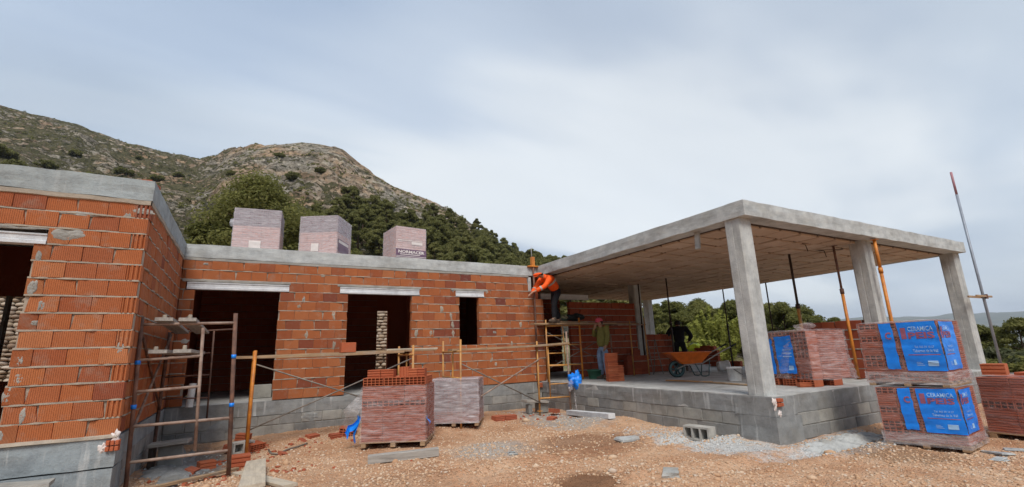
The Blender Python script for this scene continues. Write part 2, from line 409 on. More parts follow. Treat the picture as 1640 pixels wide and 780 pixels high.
def cut(segs, a, b):
    o = []
    for s, e in segs:
        if b <= s or a >= e: o.append((s, e)); continue
        if a > s: o.append((s, a))
        if b < e: o.append((b, e))
    return o
def rows_of(length, courses, openings, shift=0.0, u_start=0.0):
    """openings: (u0,u1,z0,z1). Returns list of (course, u0, u1)"""
    res = []
    for i in range(courses):
        z0, z1 = i*CP, (i+1)*CP
        segs = [(u_start, length)]
        for (a, b, c, d) in openings:
            if min(z1, d)-max(z0, c) > .06: segs = cut(segs, a, b)
        u = u_start-(PITCHX*.5 if i % 2 else 0)+shift+RNG.uniform(-.015, .015)-PITCHX
        while u < length:
            e = u+PITCHX
            for s, t in segs:
                a, b = max(s, u), min(t, e)
                if b-a > .045: res.append((i, a, b))
            u = e
    return res, None
def brick_wall(parent, org, rz, length, courses, openings, m, mort, shift=0.0, rough=1.0, name='brick', end_slots=None, joints=True, thick=BT, limit=None, seed=1):
    """bricks with exposed face towards local -Y; org is the face line at u=0,z=0"""
    rr = random.Random(seed)
    rows, _ = rows_of(length, courses, openings, shift)
    ca, sa = cos(rz), sin(rz)
    def W(u, v, z): return (org[0]+u*ca-v*sa, org[1]+u*sa+v*ca, org[2]+z)
    objs = []; mass = MB()
    for n, (i, a, b) in enumerate(rows):
        dv = rr.uniform(-.005, .005)*rough; dz = rr.uniform(-.002, .002)
        if limit is not None and n >= limit:
            mass.box(W((a+b)/2, BT/2+dv, i*CP+.012+BH/2), (b-a-.004, BT, BH), rz); continue
        if end_slots and end_slots(i, a, b):
            if b-a > .17:
                o = link(name, with_mat(rr.choice(BRICKS), m), None, parent, W((a+b-.145)/2, dv, i*CP+.012+dz), (0, 0, rz))
                o.scale = ((b-.145-a-.004)/BL, 1, 1)
            o = link(name, with_mat(END_BRICK, m), None, parent, W(b-.071, dv-.003, i*CP+.012+dz), (0, 0, rz)); continue
        o = link(name, with_mat(rr.choice(BRICKS), m), None, parent, W((a+b)/2, dv, i*CP+.012+dz), (rr.uniform(-.006, .006)*rough, rr.uniform(-.004, .004), rz+rr.uniform(-.008, .008)*rough))
        o.scale = ((b-a-.006)/BL, 1, 1)
    if mass.v: part('brick_mass', mass, M['brick_loose_stuff'], parent, kind='stuff')
    # mortar: recessed bed with squeezed joints
    mb = MB()
    for i in range(courses):
        z0, z1 = i*CP, (i+1)*CP; segs = [(0, length)]
        for (a, b, c, d) in openings:
            if min(z1, d)-max(z0, c) > .06: segs = cut(segs, a, b)
        for s, e in segs:
            if e-s < .05: continue
            s2, e2 = s+.012, e-.012
            mb.box(W((s2+e2)/2, .024+(thick-.036)/2, (z0+z1)/2), (e2-s2, thick-.036, CP-.0004), rz)
            if joints:
                k = max(2, int((e-s)/.045)); pv = rr.random()*50
                def fn(u, v, s=s, e=e, z0=z0, pv=pv):
                    uu = s+.003+(e-s-.006)*u; nz = float(vnoise(uu*13+pv, 3.1)); n2_ = float(vnoise(uu*31+pv, 8.7))
                    hh = .0045+.007*(nz+.35); out_ = .005-.024*max(0, nz+.14)*rough-.016*max(0, n2_)*rough
                    prof = [(.026, z0-hh), (out_, z0-hh*.5), (out_+.001, z0+.012+hh*.3), (.026, z0+.012+hh)]
                    q = prof[int(round(v*3))]; return W(uu, q[0], q[1])
                if z0 > 0.01: mb.grid(fn, k, 3)
    part('mortar', mb, mort, parent)
    return rows

def blob_mesh(ru, rz_, th, seed, nu=22, nv=16, rag=.8):
    """irregular trowelled lump on a face: local X/Z in the face, -Y outwards"""
    mb = MB(); vs = [(0, -th, 0)]; fs = []
    rings = 5; n = nu; o1 = seed*7.31
    for k in range(1, rings+1):
        t = k/rings
        for j in range(n):
            a = 2*pi*j/n; rr = 1+rag*float(fbm(np.array(cos(a)*1.9+o1), np.array(sin(a)*1.9+o1), 4))
            h = th*(1-t**4)*(.75+1.1*float(vnoise(t*5+o1, cos(a)*2.3+o1))+.8*float(vnoise(t*9*cos(a)+o1, t*9*sin(a)+o1)))
            vs.append((ru*t*rr*cos(a), -h if k < rings else .004, rz_*t*rr*sin(a)))
    for j in range(n): fs.append((0, 1+j, 1+(j+1) % n))
    for k in range(rings-1):
        for j in range(n): fs.append((1+k*n+j, 1+(k+1)*n+j, 1+(k+1)*n+(j+1) % n, 1+k*n+(j+1) % n))
    mb.add(vs, fs); return mb.mesh('mortar_patch', True)
def patch(parent, org, rz, ru, rz_, th, m, seed, name='mortar_patch', rag=.8):
    return part(name, blob_mesh(ru, rz_, th, seed, rag=rag), m, parent, loc=org, rot=(0, 0, rz))

def rough_slab(x0, x1, y0, y1, z0, z1, step=.18, amp=.010, seed=0, edge=.014):
    """closed slab with wandering cast edges, sides subdivided"""
    def line(a, b): k = max(1, int(abs(b-a)/step)); return [a+(b-a)*i/k for i in range(k)]
    per = [(x, y0) for x in line(x0, x1)]+[(x1, y) for y in line(y0, y1)]+[(x, y1) for x in line(x1, x0)]+[(x0, y) for y in line(y1, y0)]
    n = len(per); vs = []; lev = 4
    for k in range(lev):
        t = k/(lev-1)
        for i, (x, y) in enumerate(per):
            q = float(fbm(np.array((x+y)*2.1+seed), np.array(k*1.7+seed+(x-y)*1.3), 3)); r = float(vnoise((x-y)*4.3+seed, k*5.+seed))
            nx = -1 if x == x0 else (1 if x == x1 else 0); ny = -1 if y == y0 else (1 if y == y1 else 0)
            d = amp*q
            zz = z0+(z1-z0)*t+(edge*r if k in (0, lev-1) else 0)
            vs.append((x+nx*d, y+ny*d, zz))
    fs = []
    for k in range(lev-1):
        for i in range(n): fs.append((k*n+i, k*n+(i+1) % n, (k+1)*n+(i+1) % n, (k+1)*n+i))
    b = len(vs); vs += [(x0+.1, y0+.1, z0), (x1-.1, y0+.1, z0), (x1-.1, y1-.1, z0), (x0+.1, y1-.1, z0), (x0+.1, y0+.1, z1), (x1-.1, y0+.1, z1), (x1-.1, y1-.1, z1), (x0+.1, y1-.1, z1)]
    fs += [(b, b+3, b+2, b+1), (b+4, b+5, b+6, b+7)]
    # skirts joining the rims to the flat faces
    corners = [0]; 
    k1 = len(line(x0, x1)); k2 = k1+len(line(y0, y1)); k3 = k2+len(line(x1, x0))
    rng = [(0, k1, 0, 1), (k1, k2, 1, 2), (k2, k3, 2, 3), (k3, n, 3, 0)]
    for a, c, q0, q1 in rng:
        fs.append(tuple([i % n for i in range(a, c+1)][::-1]+[b+q0, b+q1]))
        t0 = (lev-1)*n; fs.append(tuple([t0+i % n for i in range(a, c+1)]+[b+4+q1, b+4+q0]))
    mb = MB(); mb.add(vs, fs); return mb

def block_course(parent, org, rz, u0, u1, z_top, courses, m, seed, h=.2, l=.40, flush=.0):
    rr = random.Random(seed); ca, sa = cos(rz), sin(rz)
    me = []
    for k in range(3):
        mb = MB(); mb.cbox((0, .06, 0), (l-.012, .12, h-.012), .006+.002*k); c = mb.mesh('concrete_block'); c.materials.append(m); me.append(c)
    back = MB()
    back.box((org[0]+(u0+u1)/2*ca-.075*sa, org[1]+(u0+u1)/2*sa+.075*ca, org[2]+z_top-courses*h/2), (u1-u0-.02, .13, courses*h), rz)
    part('block_mortar', back, M['mortar_grey'], parent)
    for i in range(courses):
        u = u0-(l/2 if i % 2 else .07)
        while u < u1:
            a, b = max(u, u0), min(u+l, u1)
            if b-a > .06:
                c = (a+b)/2; v = rr.uniform(-.006, .004)+flush
                o = link('concrete_block', rr.choice(me), None, parent, (org[0]+c*ca-v*sa, org[1]+c*sa+v*ca, org[2]+z_top-(i+.5)*h), (0, rr.uniform(-.006, .006), rz+rr.uniform(-.006, .006)))
                o.scale = ((b-a-.008)/(l-.012), 1, 1)
            u += l

def lintel(parent, x0, x1, y, z0, z1, m=None):
    mb = MB(); h = z1-z0
    prof = [(y-.012, z0), (y-.012, z0+h*.30), (y+.004, z0+h*.36), (y+.004, z0+h*.80), (y-.008, z0+h*.86), (y-.008, z1), (y+.13, z1), (y+.13, z0)]
    mb.prism(prof, 0, x0, x1); return part('lintel', mb, m or M['lintel'], parent, fix=True)

# ================================================================== left wing of the house
wing = thing('house_wing', 'nearest brick wing at the left with thick grey concrete roof edge and toothed doorway', 'house wing', (X1, Y1, 0))
wing_o = wing
class _Shift:
    """parents world-placed parts under a thing that stands at loc"""
    pass
def rebase(root):
    inv = root.matrix_basis.inverted() if False else None
    for o in root.children:
        if not o.get('_rb'):
            o.location = Vector(o.location)-root.location; o['_rb'] = 1
    for o in root.children:
        if '_rb' in o.keys(): del o['_rb']
WL = 3.4                                                    # visible length of the front
door_edge = -2.255
u = lambda x: x-(X1-WL)
rows = brick_wall(wing, (X1-WL, Y1, 0), 0, WL, 14, [(u(-3.35), u(door_edge), -1, 2.2), (u(-3.55), u(-2.15), 2.2, 2.36)], M['brick'], M['mortar'], shift=-.02, rough=1.3,
           end_slots=lambda i, a, b: i % 2 == 1 and b > WL-.02, seed=3)
brick_wall(wing, (X1-.003, Y1+.0, 0), pi/2, Y0-Y1-.004, 14, [(0, .143, -1, 9)], M['brick'], M['mortar'], shift=.10, rough=1.1, seed=5)
lintel(wing, -3.55, -2.15, Y1, 2.2, 2.325)
for (x, z, ru, rz_, th, sd_) in [(-1.98, 2.34, .20, .085, .03, 1), (-2.19, 2.05, .035, .09, .022, 2), (-2.19, 1.69, .05, .10, .025, 3), (-2.09, 1.48, .055, .10, .025, 4),
        (-2.12, 1.29, .04, .04, .02, 5), (-2.17, .88, .045, .10, .028, 6), (-2.16, .69, .05, .09, .02, 7), (-2.22, .51, .05, .10, .02, 8), (-2.07, .29, .04, .09, .02, 9), (-1.30, 2.70, .16, .045, .02, 10), (-1.33, .99, .05, .08, .02, 12),
        (-2.22, .10, .05, .08, .02, 13), (-1.90, 2.60, .3, .03, .018, 14), (-2.6, 2.38, .5, .028, .02, 15), (-1.45, 2.62, .06, .08, .016, 16)]:
    patch(wing, (x, Y1+.006, z), 0, ru*.85, rz_*.9, th*.5, M['mortar_grey'], sd_, rag=.45)
mb = MB()
def fn(s, v):
    x = X1-WL+WL*s; n = float(vnoise(x*6, 2.2)); q = [(0.02, 2.775), (-.012-.02*max(0, n), 2.79+.012*n), (-.012-.02*max(0, n+.1), 2.84), (.02, 2.86)][int(round(v*3))]
    return (x, Y1+q[0], q[1])
mb.grid(fn, 90, 3); part('mortar_bed', mb, M['mortar'], wing); mb = MB()
def fn(s, v):
    y = Y1+(Y0-Y1)*s; n = float(vnoise(y*6, 7.2)); q = [(0.02, 2.775), (-.012-.02*max(0, n), 2.79+.012*n), (-.012-.02*max(0, n+.1), 2.84), (.02, 2.86)][int(round(v*3))]
    return (X1-q[0], y, q[1])
mb.grid(fn, 90, 3); part('mortar_bed', mb, M['mortar'], wing); mb = MB()
def fn(s, v):
    x = X1-WL+WL*s; n = float(vnoise(x*5, 12.2)); q = [(0.02, -.03+.02*n), (-.02-.03*max(0, n+.1), -.015+.012*n), (-.015-.02*max(0, n), .012), (.02, .03)][int(round(v*3))]
    return (x, Y1+q[0], q[1])
mb.grid(fn, 90, 3)
part('mortar_bed', mb, M['mortar'], wing)
part('roof_slab', rough_slab(-9, X1+.012, Y1-.014, 17.2, H, H+BEAM, .12, .012, 3, .02), M['concrete_blue'], wing, fix=True)
# plinth under the wing: rendered front, block side
mb = rough_slab(-9, X1+.004, Y1-.004, Y1+.5, -.33, -.012, .12, .014, 9, .01); part('plinth_band', mb, M['plinth_blue'], wing, fix=True)
mb = rough_slab(-9, X1-.006, Y1+.006, Y1+.5, -1.2, -.345, .12, .012, 12, .004); part('plinth_wall', mb, M['plinth_blue'], wing, fix=True)
mb = rough_slab(X1-.4, X1-.002, Y1+.5, Y0, -.26, -.012, .15, .012, 19, .01); part('plinth_band', mb, M['plinth_blue'], wing, fix=True)
block_course(wing, (X1, Y1+.5, 0), pi/2, 0, Y0-Y1-.5, -.262, 4, M['block'], 11)
mb = MB(); mb.bbox(-9, X1-.2, Y1+.5, 17, -1.2, -.004); part('floor', mb, M['floor'], wing)
# inside the wing: rear wall with a window, end walls
mb = MB()
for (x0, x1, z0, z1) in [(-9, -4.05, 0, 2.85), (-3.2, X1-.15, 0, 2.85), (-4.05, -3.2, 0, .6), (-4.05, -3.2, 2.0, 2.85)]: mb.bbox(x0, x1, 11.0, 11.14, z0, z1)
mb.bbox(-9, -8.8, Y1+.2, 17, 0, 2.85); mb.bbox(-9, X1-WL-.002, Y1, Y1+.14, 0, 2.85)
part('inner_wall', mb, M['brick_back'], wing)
mb = MB(); mb.bbox(-4.05, -3.95, 10.985, 11.13, .6, 2.0); mb.bbox(-3.60, -3.56, 10.985, 11.13, .6, 2.0); part('window_post', mb, M['block'], wing)
# broken brick and foam left in the corner of the plinth
def brick_stub(parent, loc, rz):
    b = MB()
    for k in range(2):
        b.prism([(-.055, -.02), (-.055, .05), (.055, .05), (.055, -.02), (.02, -.02), (.018, .012), (-.018, .012), (-.02, -.02)], 0, -.05, .05) if False else None
        z = k*.062
        for dx in (-.042, 0, .042): b.cbox((dx, 0, z), (.034, .06, .05), .004)
        b.box((0, .03, z), (.13, .03, .058))
    part('brick_stub', b, M['brick_new'], parent, loc=loc, rot=(0, 0, rz))
def foam(parent, loc, rz, r, seed): part('foam_patch', blob_mesh(r*.75, r*1.2, .018, seed, rag=1.1), M['cream_print'], parent, loc=loc, rot=(0, 0, rz))
brick_stub(wing, (X1-.03, Y1-.02, -.13), 0); foam(wing, (X1-.12, Y1-.0, -.12), 0, .06, 21); foam(wing, (X1-.02, Y1-.01, -.01), 0, .06, 22)
rebase(wing)

# ================================================================== main house
house = thing('brick_house', 'long low red brick house in the middle with two doorways and a narrow window', 'house', (3, Y0, 0))
op = [(-.98, .52, -1, 2.2), (1.92, 3.39, -1, 2.2), (4.63, 5.17, 1.0, 2.2), (-1.14, .70, 2.2, 2.37), (1.74, 3.58, 2.2, 2.37), (4.53, 5.32, 2.2, 2.37), (6.68, 9, 2.39, 9), (6.86, 9, 2.19, 2.41)]
op = [(a-X1, b-X1, c, d) for a, b, c, d in op]
brick_wall(house, (X1, Y0, 0), 0, 7.15-X1, 14, op, M['brick_main'], M['mortar'], shift=.06, rough=1.0, seed=8)
for a, b in ((-1.12, .70), (1.74, 3.58), (4.53, 5.32)): lintel(house, a, b, Y0, 2.21, 2.35)
mb = MB()
for a, b in ((-1.2, .72), (1.68, 3.62), (4.4, 5.42)):
    def fn(s, v):
        x = a+(b-a)*s; n = float(vnoise(x*8, 4.4)); q = [(0.02, 2.345), (-.008-.025*max(0, n+.1), 2.36+.01*n), (-.008-.02*max(0, n+.2), 2.40+.012*n), (.02, 2.425)][int(round(v*3))]
        return (x, Y0+q[0], q[1])
    mb.grid(fn, 44, 3); part('mortar_bed', mb, M['mortar_grey'], house); mb = MB()
def fn(s, v):
    x = X1+(6.7-X1)*s; n = float(vnoise(x*5, 14.4)); q = [(0.02, 2.775), (-.004-.02*max(0, n), 2.79+.014*n), (-.004-.02*max(0, n+.1), 2.84), (.02, 2.86)][int(round(v*3))]
    return (x, Y0+q[0], q[1])
mb.grid(fn, 170, 3)
part('mortar_bed', mb, M['mortar_grey'], house)
rr = random.Random(77)
PS = [(1.63, 1.70), (1.66, 1.08), (1.10, 1.28), (4.44, 1.50), (4.40, 1.72), (4.16, 1.88), (3.88, 1.30), (4.46, 1.30), (3.52, 1.31), (5.60, 1.31), (5.62, .50), (.92, 1.90), (-1.05, 1.20), (-1.06, 1.62), (6.4, 1.5), (1.0, 2.05), (4.5, .18), (5.5, .62), (-1.1, .9), (6.1, 1.0), (3.7, .6), (-.85, 2.72), (1.36, 2.60), (5.4, 2.34), (4.46, 2.36)]
for k, (x, z) in enumerate(PS):
    if k < 9: patch(house, (x, Y0+.005, z), 0, .045, .095, .014, M['mortar'], 30+k)
    else: patch(house, (x, Y0+.005, z), 0, rr.uniform(.04, .075), rr.uniform(.03, .07), .012, M['mortar'] if k % 3 else M['mortar_grey'], 30+k)
mb = MB(); mb.cbox((6.735, Y0+.07, 2.60), (.10, .13, .40), .008); part('concrete_stub', mb, M['concrete'], house)
part('roof_slab', rough_slab(X1+.012, X2-.012, Y0-.012, 17.2, H, H+BEAM-.003, .15, .010, 31, .012), M['concrete'], house, fix=True)
part('plinth_band', rough_slab(X1+.004, X2+.02, Y0-.006, Y0+.4, -.27, -.010, .15, .012, 41, .012), M['plinth'], house, fix=True)
block_course(house, (X1, Y0, 0), 0, .002, X2-X1, -.272, 3, M['block'], 14)
mb = MB(); mb.bbox(X1, X2, Y0+.145, 17, -1, -.008); part('floor', mb, M['floor'], house)
mb = MB()                                                  # rooms, with partitions added to keep them dark
for (x0, x1, z0, z1) in [(X1, 3.73, 0, 2.85), (4.10, 7.0, 0, 2.85), (3.73, 4.10, 0, .37), (3.73, 4.10, 2.29, 2.85)]: mb.bbox(x0, x1, 16, 16.14, z0, z1)
mb.bbox(X1-.14, X1-.004, Y0+.15, 17.1, 0, 2.85); mb.bbox(6.95, 7.09, Y0+.16, 16, 0, 2.85); mb.bbox(4.2, 4.32, Y0+.16, 14.2, 0, 2.84); mb.bbox(1.2, 1.32, Y0+.16, 15.9, 0, 2.84)
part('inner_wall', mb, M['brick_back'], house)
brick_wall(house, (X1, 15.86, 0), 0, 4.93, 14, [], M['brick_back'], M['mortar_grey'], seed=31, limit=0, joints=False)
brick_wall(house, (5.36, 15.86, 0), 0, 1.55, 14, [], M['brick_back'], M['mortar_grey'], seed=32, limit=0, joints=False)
brick_stub(house, (6.90, Y0-.045, -.12), 0)
# mortar run down the plinth in bands
for k, (x, z, ru, rz_) in enumerate([(2.45, -.42, .28, .20), (1.30, -.36, .16, .10), (-.3, -.4, .2, .12), (6.45, -.42, .13, .26), (3.0, -.34, .2, .1)]): patch(house, (x, Y0+.0, z), 0, ru, rz_, .013, M['plinth'], 60+k)
rebase(house)

# ================================================================== roofed terrace
ter = thing('terrace_pavilion', 'open terrace with flat concrete roof on square columns at the right of the brick house', 'terrace', (X2, Y2, 0))
YB = 15.7
part('roof_slab', rough_slab(X2, X3, Y2, YB, H, H+BEAM, .14, .012, 51, .018), M['concrete'], ter, fix=True)
m, nt, b = new_mat('soffit_clay', .9, .15)
p = wpos(nt); rnd = N(nt, 'ShaderNodeObjectInfo').outputs['Random']
r = ramp(nt, [(0, (.50, .375, .28)), (.5, (.58, .45, .345)), (1, (.68, .55, .44))]); nt.links.new(rnd, r.inputs[0])
c = mixc(nt, noise(nt, 3, 5, .6, p), r.outputs[0], (.42, .31, .225)); nt.links.new(c, b.inputs['Base Color']); bump(nt, b, noise(nt, 40, 4, .6, p), .5, .008); M['soffit'] = m
M['soffit_joint'] = mat_plain('soffit_joint', (.09, .06, .042), .9, .3, 6)
rr = random.Random(5)
pm = []
for k in range(3):
    mb = MB(); mb.cbox((0, 0, 0), (.60, .47, .05), .012); mb.v = [(a+rr.uniform(-.006, .006), b_+rr.uniform(-.006, .006), c_+rr.uniform(-.006, .006)) for a, b_, c_ in mb.v]
    me = mb.mesh('soffit_panel'); me.materials.append(M['soffit']); pm.append(me)
nx, ny = 13, 22
for i in range(nx):
    for j in range(ny):
        x = X2+.38+(i+.5)*(X3-X2-.76)/nx; y = Y2+.36+(j+.5)*(YB-Y2-.72)/ny
        if Y2 < y < Y2+.6 and False: continue
        o = link('soffit_panel', rr.choice(pm), None, ter, (x+rr.uniform(-.006, .006), y+rr.uniform(-.006, .006), H-.012+rr.uniform(-.014, .010)), (rr.uniform(-.012, .012), rr.uniform(-.012, .012), 0))
        o.scale = ((X3-X2-.76)/nx/.675, (YB-Y2-.72)/ny/.55, 1)
mb = MB(); mb.bbox(X2+.34, X3-.34, Y2+.32, YB-.32, H-.004, H+.004); part('soffit_bed', mb, M['soffit_joint'], ter)
def column(x, y, z1=H, s=.31):
    mb = MB(); c = .028; n = 26
    prof = [(-s/2+c, -s/2), (-.012, -s/2), (0, -s/2+.004), (.012, -s/2), (s/2-c, -s/2), (s/2, -s/2+c), (s/2, -.012), (s/2-.004, 0), (s/2, .012), (s/2, s/2-c), (s/2-c, s/2), (-s/2+c, s/2), (-s/2, s/2-c), (-s/2, .012), (-s/2+.004, 0), (-s/2, -.012), (-s/2, -s/2+c)]
    k = len(prof); vs = []; fs = []
    for j in range(n+1):
        t = j/n
        for i, (a, b) in enumerate(prof):
            w = .0045*float(vnoise(i*1.9+x*3, t*9+y)); f = 1+(.05 if j == 0 else 0)*float(abs(vnoise(i*2.7, x)))
            vs.append((x+a*f+w, y+b*f+w, -.0+t*z1))
    for j in range(n):
        for i in range(k): fs.append((j*k+i, j*k+(i+1) % k, (j+1)*k+(i+1) % k, (j+1)*k+i))
    mb.add(vs, fs); return part('column', mb, M['column'], ter)
column(7.17, 4.88); column(11.38, 4.98); column(15.55, 4.88); column(11.12, 11.62); column(15.5, 11.5) if False else None; column(15.45, 15.4)
part('floor', rough_slab(X2, X3, Y2, YB, -.27, 0, .16, .012, 61, .012), M['floor'], ter, fix=True)
part('plinth_band', rough_slab(X2-.006, X2+.3, Y2-.006, Y0-.01, -.275, -.012, .12, .014, 71, .010), M['plinth'], ter, fix=True)
part('plinth_band', rough_slab(X2+.302, X3+.004, Y2-.006, Y2+.3, -.275, -.012, .12, .014, 73, .010), M['plinth'], ter, fix=True)
block_course(ter, (X2, Y0, 0), -pi/2, 0, Y0-Y2, -.277, 3, M['block'], 15)
block_course(ter, (X2, Y2, 0), 0, .0, X3-X2, -.277, 3, M['block'], 16)
# rendered corner
mb = rough_slab(X2-.018, X2+.62, Y2-.018, Y2+.60, -.78, -.30, .06, .02, 81, .03); part('corner_render', mb, M['plinth'], ter, fix=True)
mb = rough_slab(X2-.014, X2+.55, Y2-.014, Y2+.66, -.294, -.018, .06, .016, 83, .012); part('corner_render', mb, M['plinth'], ter, fix=True)
brick_stub(ter, (X2+.10, Y2-.03, -.12), 0); foam(ter, (X2+.02, Y2-.012, -.10), 0, .07, 25); foam(ter, (X2+.10, Y2-.012, -.25), 0, .05, 26)
# rear and inner brick walls standing on the slab
YR = 11.5
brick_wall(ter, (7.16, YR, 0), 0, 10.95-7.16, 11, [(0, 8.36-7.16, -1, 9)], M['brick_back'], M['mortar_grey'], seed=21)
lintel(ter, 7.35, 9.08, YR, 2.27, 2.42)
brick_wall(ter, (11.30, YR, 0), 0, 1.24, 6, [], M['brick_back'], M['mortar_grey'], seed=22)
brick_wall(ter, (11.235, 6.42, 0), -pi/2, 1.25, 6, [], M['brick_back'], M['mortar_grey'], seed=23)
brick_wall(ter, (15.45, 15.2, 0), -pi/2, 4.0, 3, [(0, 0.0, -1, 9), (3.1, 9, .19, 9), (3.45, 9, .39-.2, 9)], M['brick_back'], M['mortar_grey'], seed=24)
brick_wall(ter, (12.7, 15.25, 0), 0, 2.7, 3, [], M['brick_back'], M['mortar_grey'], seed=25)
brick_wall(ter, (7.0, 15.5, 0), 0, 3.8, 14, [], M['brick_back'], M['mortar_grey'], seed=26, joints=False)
mb = MB(); mb.bbox(11.3, 11.44, 11.85, 15.3, 0, 2.0); part('inner_wall', mb, M['brick_back'], ter)
# short concrete stub hanging from the soffit by the roof edge
mb = MB(); mb.cbox((7.16, 5.72, H-.15), (.05, .10, .36), .006, m=Matrix.Rotation(radians(6), 4, 'Y')); part('hanging_stub', mb, M['concrete'], ter)
rebase(ter)
# ================================================================== terrain
def sstep(a, b, x): t = np.clip((x-a)/(b-a), 0, 1); return t*t*(3-2*t)
def gnear(x, y):
    x = np.asarray(x, float); y = np.asarray(y, float)
    z = -.68+.11*np.exp(-((x-3.2)**2/6+(y-10.5)**2/1.3))-.13*np.exp(-((x+.55)**2/.35+(y-9.7)**2/1.6))
    z = z+.25*sstep(-1.25, -2.2, x)*np.exp(-(y-7.2)**2/2.5)+.08*np.exp(-((x+.2)**2/2+(y-6.6)**2/.8))
    z = z+.12*np.exp(-((x-6.6)**2/.5+(y-7.9)**2/.5))-.04*np.exp(-((x-3.2)**2/.5+(y-5)**2/.3))
    for k in (0, 1.55):                                       # wheel ruts across the yard
        d = y-(3.9+k+.10*(x-3)+.35*np.sin(x*.55)); z = z-.05*np.exp(-(d/.17)**2)+.028*np.exp(-((np.abs(d)-.30)/.11)**2)
    return z+.075*fbm(x*.7, y*.7, 4)+.022*fbm(x*5.3+3, y*5.3, 3)
AZT = [-180, -100, -60, -40, -20.9, -16, -12.3, -9.3, -6.15, -4.7, -3.6, -1.5, 1, 3.6, 7.4, 8.6, 10, 12.3, 14.6, 18.5, 21.6, 23.9, 24.7, 26, 27.8, 31.6, 35.5, 40, 45, 50, 55, 60, 65, 70, 76, 90, 120, 180]
ELT = [8, 9, 16, 20, 21.3, 21.3, 20.7, 20.5, 20.4, 21.0, 21.9, 22.7, 23.3, 23.8, 23.9, 23.6, 22.6, 21.2, 19.9, 18.5, 17.4, 15.9, 15.2, 13.4, 11.6, 10.0, 8.8, 5.8, 1.9, .2, -.8, -1.5, -2.2, -2.6, -2.6, -2.5, 0, 8]
DT = [500, 480, 460, 440, 430, 430, 425, 420, 400, 370, 340, 310, 300, 300, 300, 298, 295, 285, 275, 255, 235, 220, 214, 205, 195, 175, 160, 130, 95, 75, 70, 68, 66, 66, 66, 80, 200, 500]
def zfar(x, y, rough=True):
    x = np.asarray(x, float); y = np.asarray(y, float); r = np.hypot(x, y); az = np.degrees(np.arctan2(x, y))
    E = np.interp(az, AZT, ELT); D = np.interp(az, AZT, DT); zr = EYE+D*np.tan(np.radians(E))
    s = (r-26)/(D-26); p = np.where(E > 3, 1.22, 1.0)
    z = -.75+(zr+.75)*np.clip(s, 0, 1)**p
    z = np.where(r > D, zr-(r-D)*np.where(E > 3, .45, .16), z); z = np.maximum(z, -70)
    if rough:
        mt = sstep(3, 8, E)*np.clip((r-40)/90, 0, 1)
        big = fbm(x/55, y/55, 3); cr = fbm(x/13+5, y/13, 4); rg = 1-2*np.abs(fbm(x/15+11, y/15-4, 5, 2.1, .62)); lg = np.abs(fbm(x/24+21, y/11-14, 4))
        rk = sstep(-.16, .16, fbm(x/70+3, y/70+9, 2)+.25*sstep(-5, 3, az)*sstep(23, 12, az))
        z = z+mt*(7.0*big*np.clip((D-r)/60, .1, 1)+(2.2*cr+(4.6*rg-2.6+3.0*lg)*rk+(1.5*rg-.8)*(1-rk))*np.clip((D-r)/45, .35, 1))+(1-mt)*.5*fbm(x/9, y/9, 3)*np.clip((r-30)/30, 0, 1)
    return z
def zall(x, y):
    x = np.asarray(x, float); y = np.asarray(y, float); r = np.hypot(x, y); t = sstep(24, 44, r)
    return gnear(x, y)*(1-t)+zfar(x, y)*t
gz = lambda x, y: float(zall(x, y))

def grid_mesh(name, X, Y, Z):
    n, m_ = X.shape
    v = np.stack([X, Y, Z], -1).reshape(-1, 3)
    i = np.arange((n-1)*(m_-1)); a = (i//(m_-1))*m_+i % (m_-1)
    f = np.stack([a, a+1, a+m_+1, a+m_], -1)
    me = bpy.data.meshes.new(name); me.vertices.add(len(v)); me.vertices.foreach_set('co', v.astype(np.float32).ravel())
    me.loops.add(f.size); me.loops.foreach_set('vertex_index', f.astype(np.int32).ravel())
    me.polygons.add(len(f)); me.polygons.foreach_set('loop_start', np.arange(0, f.size, 4, dtype=np.int32))
    me.polygons.foreach_set('use_smooth', np.ones(len(f), bool)); me.update(calc_edges=True); return me

# --- ground material: ochre clay with pale limestone chips, grey spill and damp soil
m, nt, b = new_mat('gravelly_clay', .95, .1); p = wpos(nt); M['ground'] = m
base = ramp(nt, [(.30, (.35, .145, .07)), (.44, (.53, .27, .145)), (.58, (.66, .40, .245)), (.76, (.72, .52, .37))]); nt.links.new(noise(nt, 1.1, 7, .68, p), base.inputs[0])
v1 = N(nt, 'ShaderNodeTexVoronoi', Scale=22.0); nt.links.new(p, v1.inputs['Vector'])
v2 = N(nt, 'ShaderNodeTexVoronoi', Scale=55.0); nt.links.new(p, v2.inputs['Vector'])
sv = N(nt, 'ShaderNodeSeparateColor'); L(nt, v1, 'Color', sv, 0)
peb = ramp(nt, [(0, (.34, .17, .08)), (.4, (.50, .30, .17)), (.7, (.62, .46, .31)), (1, (.70, .60, .48))]); L(nt, sv, 0, peb, 0)
pm_ = ramp(nt, [(.40, (1, 1, 1)), (.62, (0, 0, 0))]); nt.links.new(math_(nt, 'MULTIPLY', v1.outputs['Distance'], 1.6), pm_.inputs[0])
pz = ramp(nt, [(.42, (0, 0, 0)), (.6, (1, 1, 1))]); nt.links.new(noise(nt, 2.6, 5, .65, p), pz.inputs[0])
c = mixc(nt, math_(nt, 'MULTIPLY', pm_.outputs[0], pz.outputs[0]), base.outputs[0], peb.outputs[0])
sv2 = N(nt, 'ShaderNodeSeparateColor'); L(nt, v2, 'Color', sv2, 0)
c = mixc(nt, math_(nt, 'MULTIPLY', sv2.outputs[0], .4), c, (.60, .44, .30))
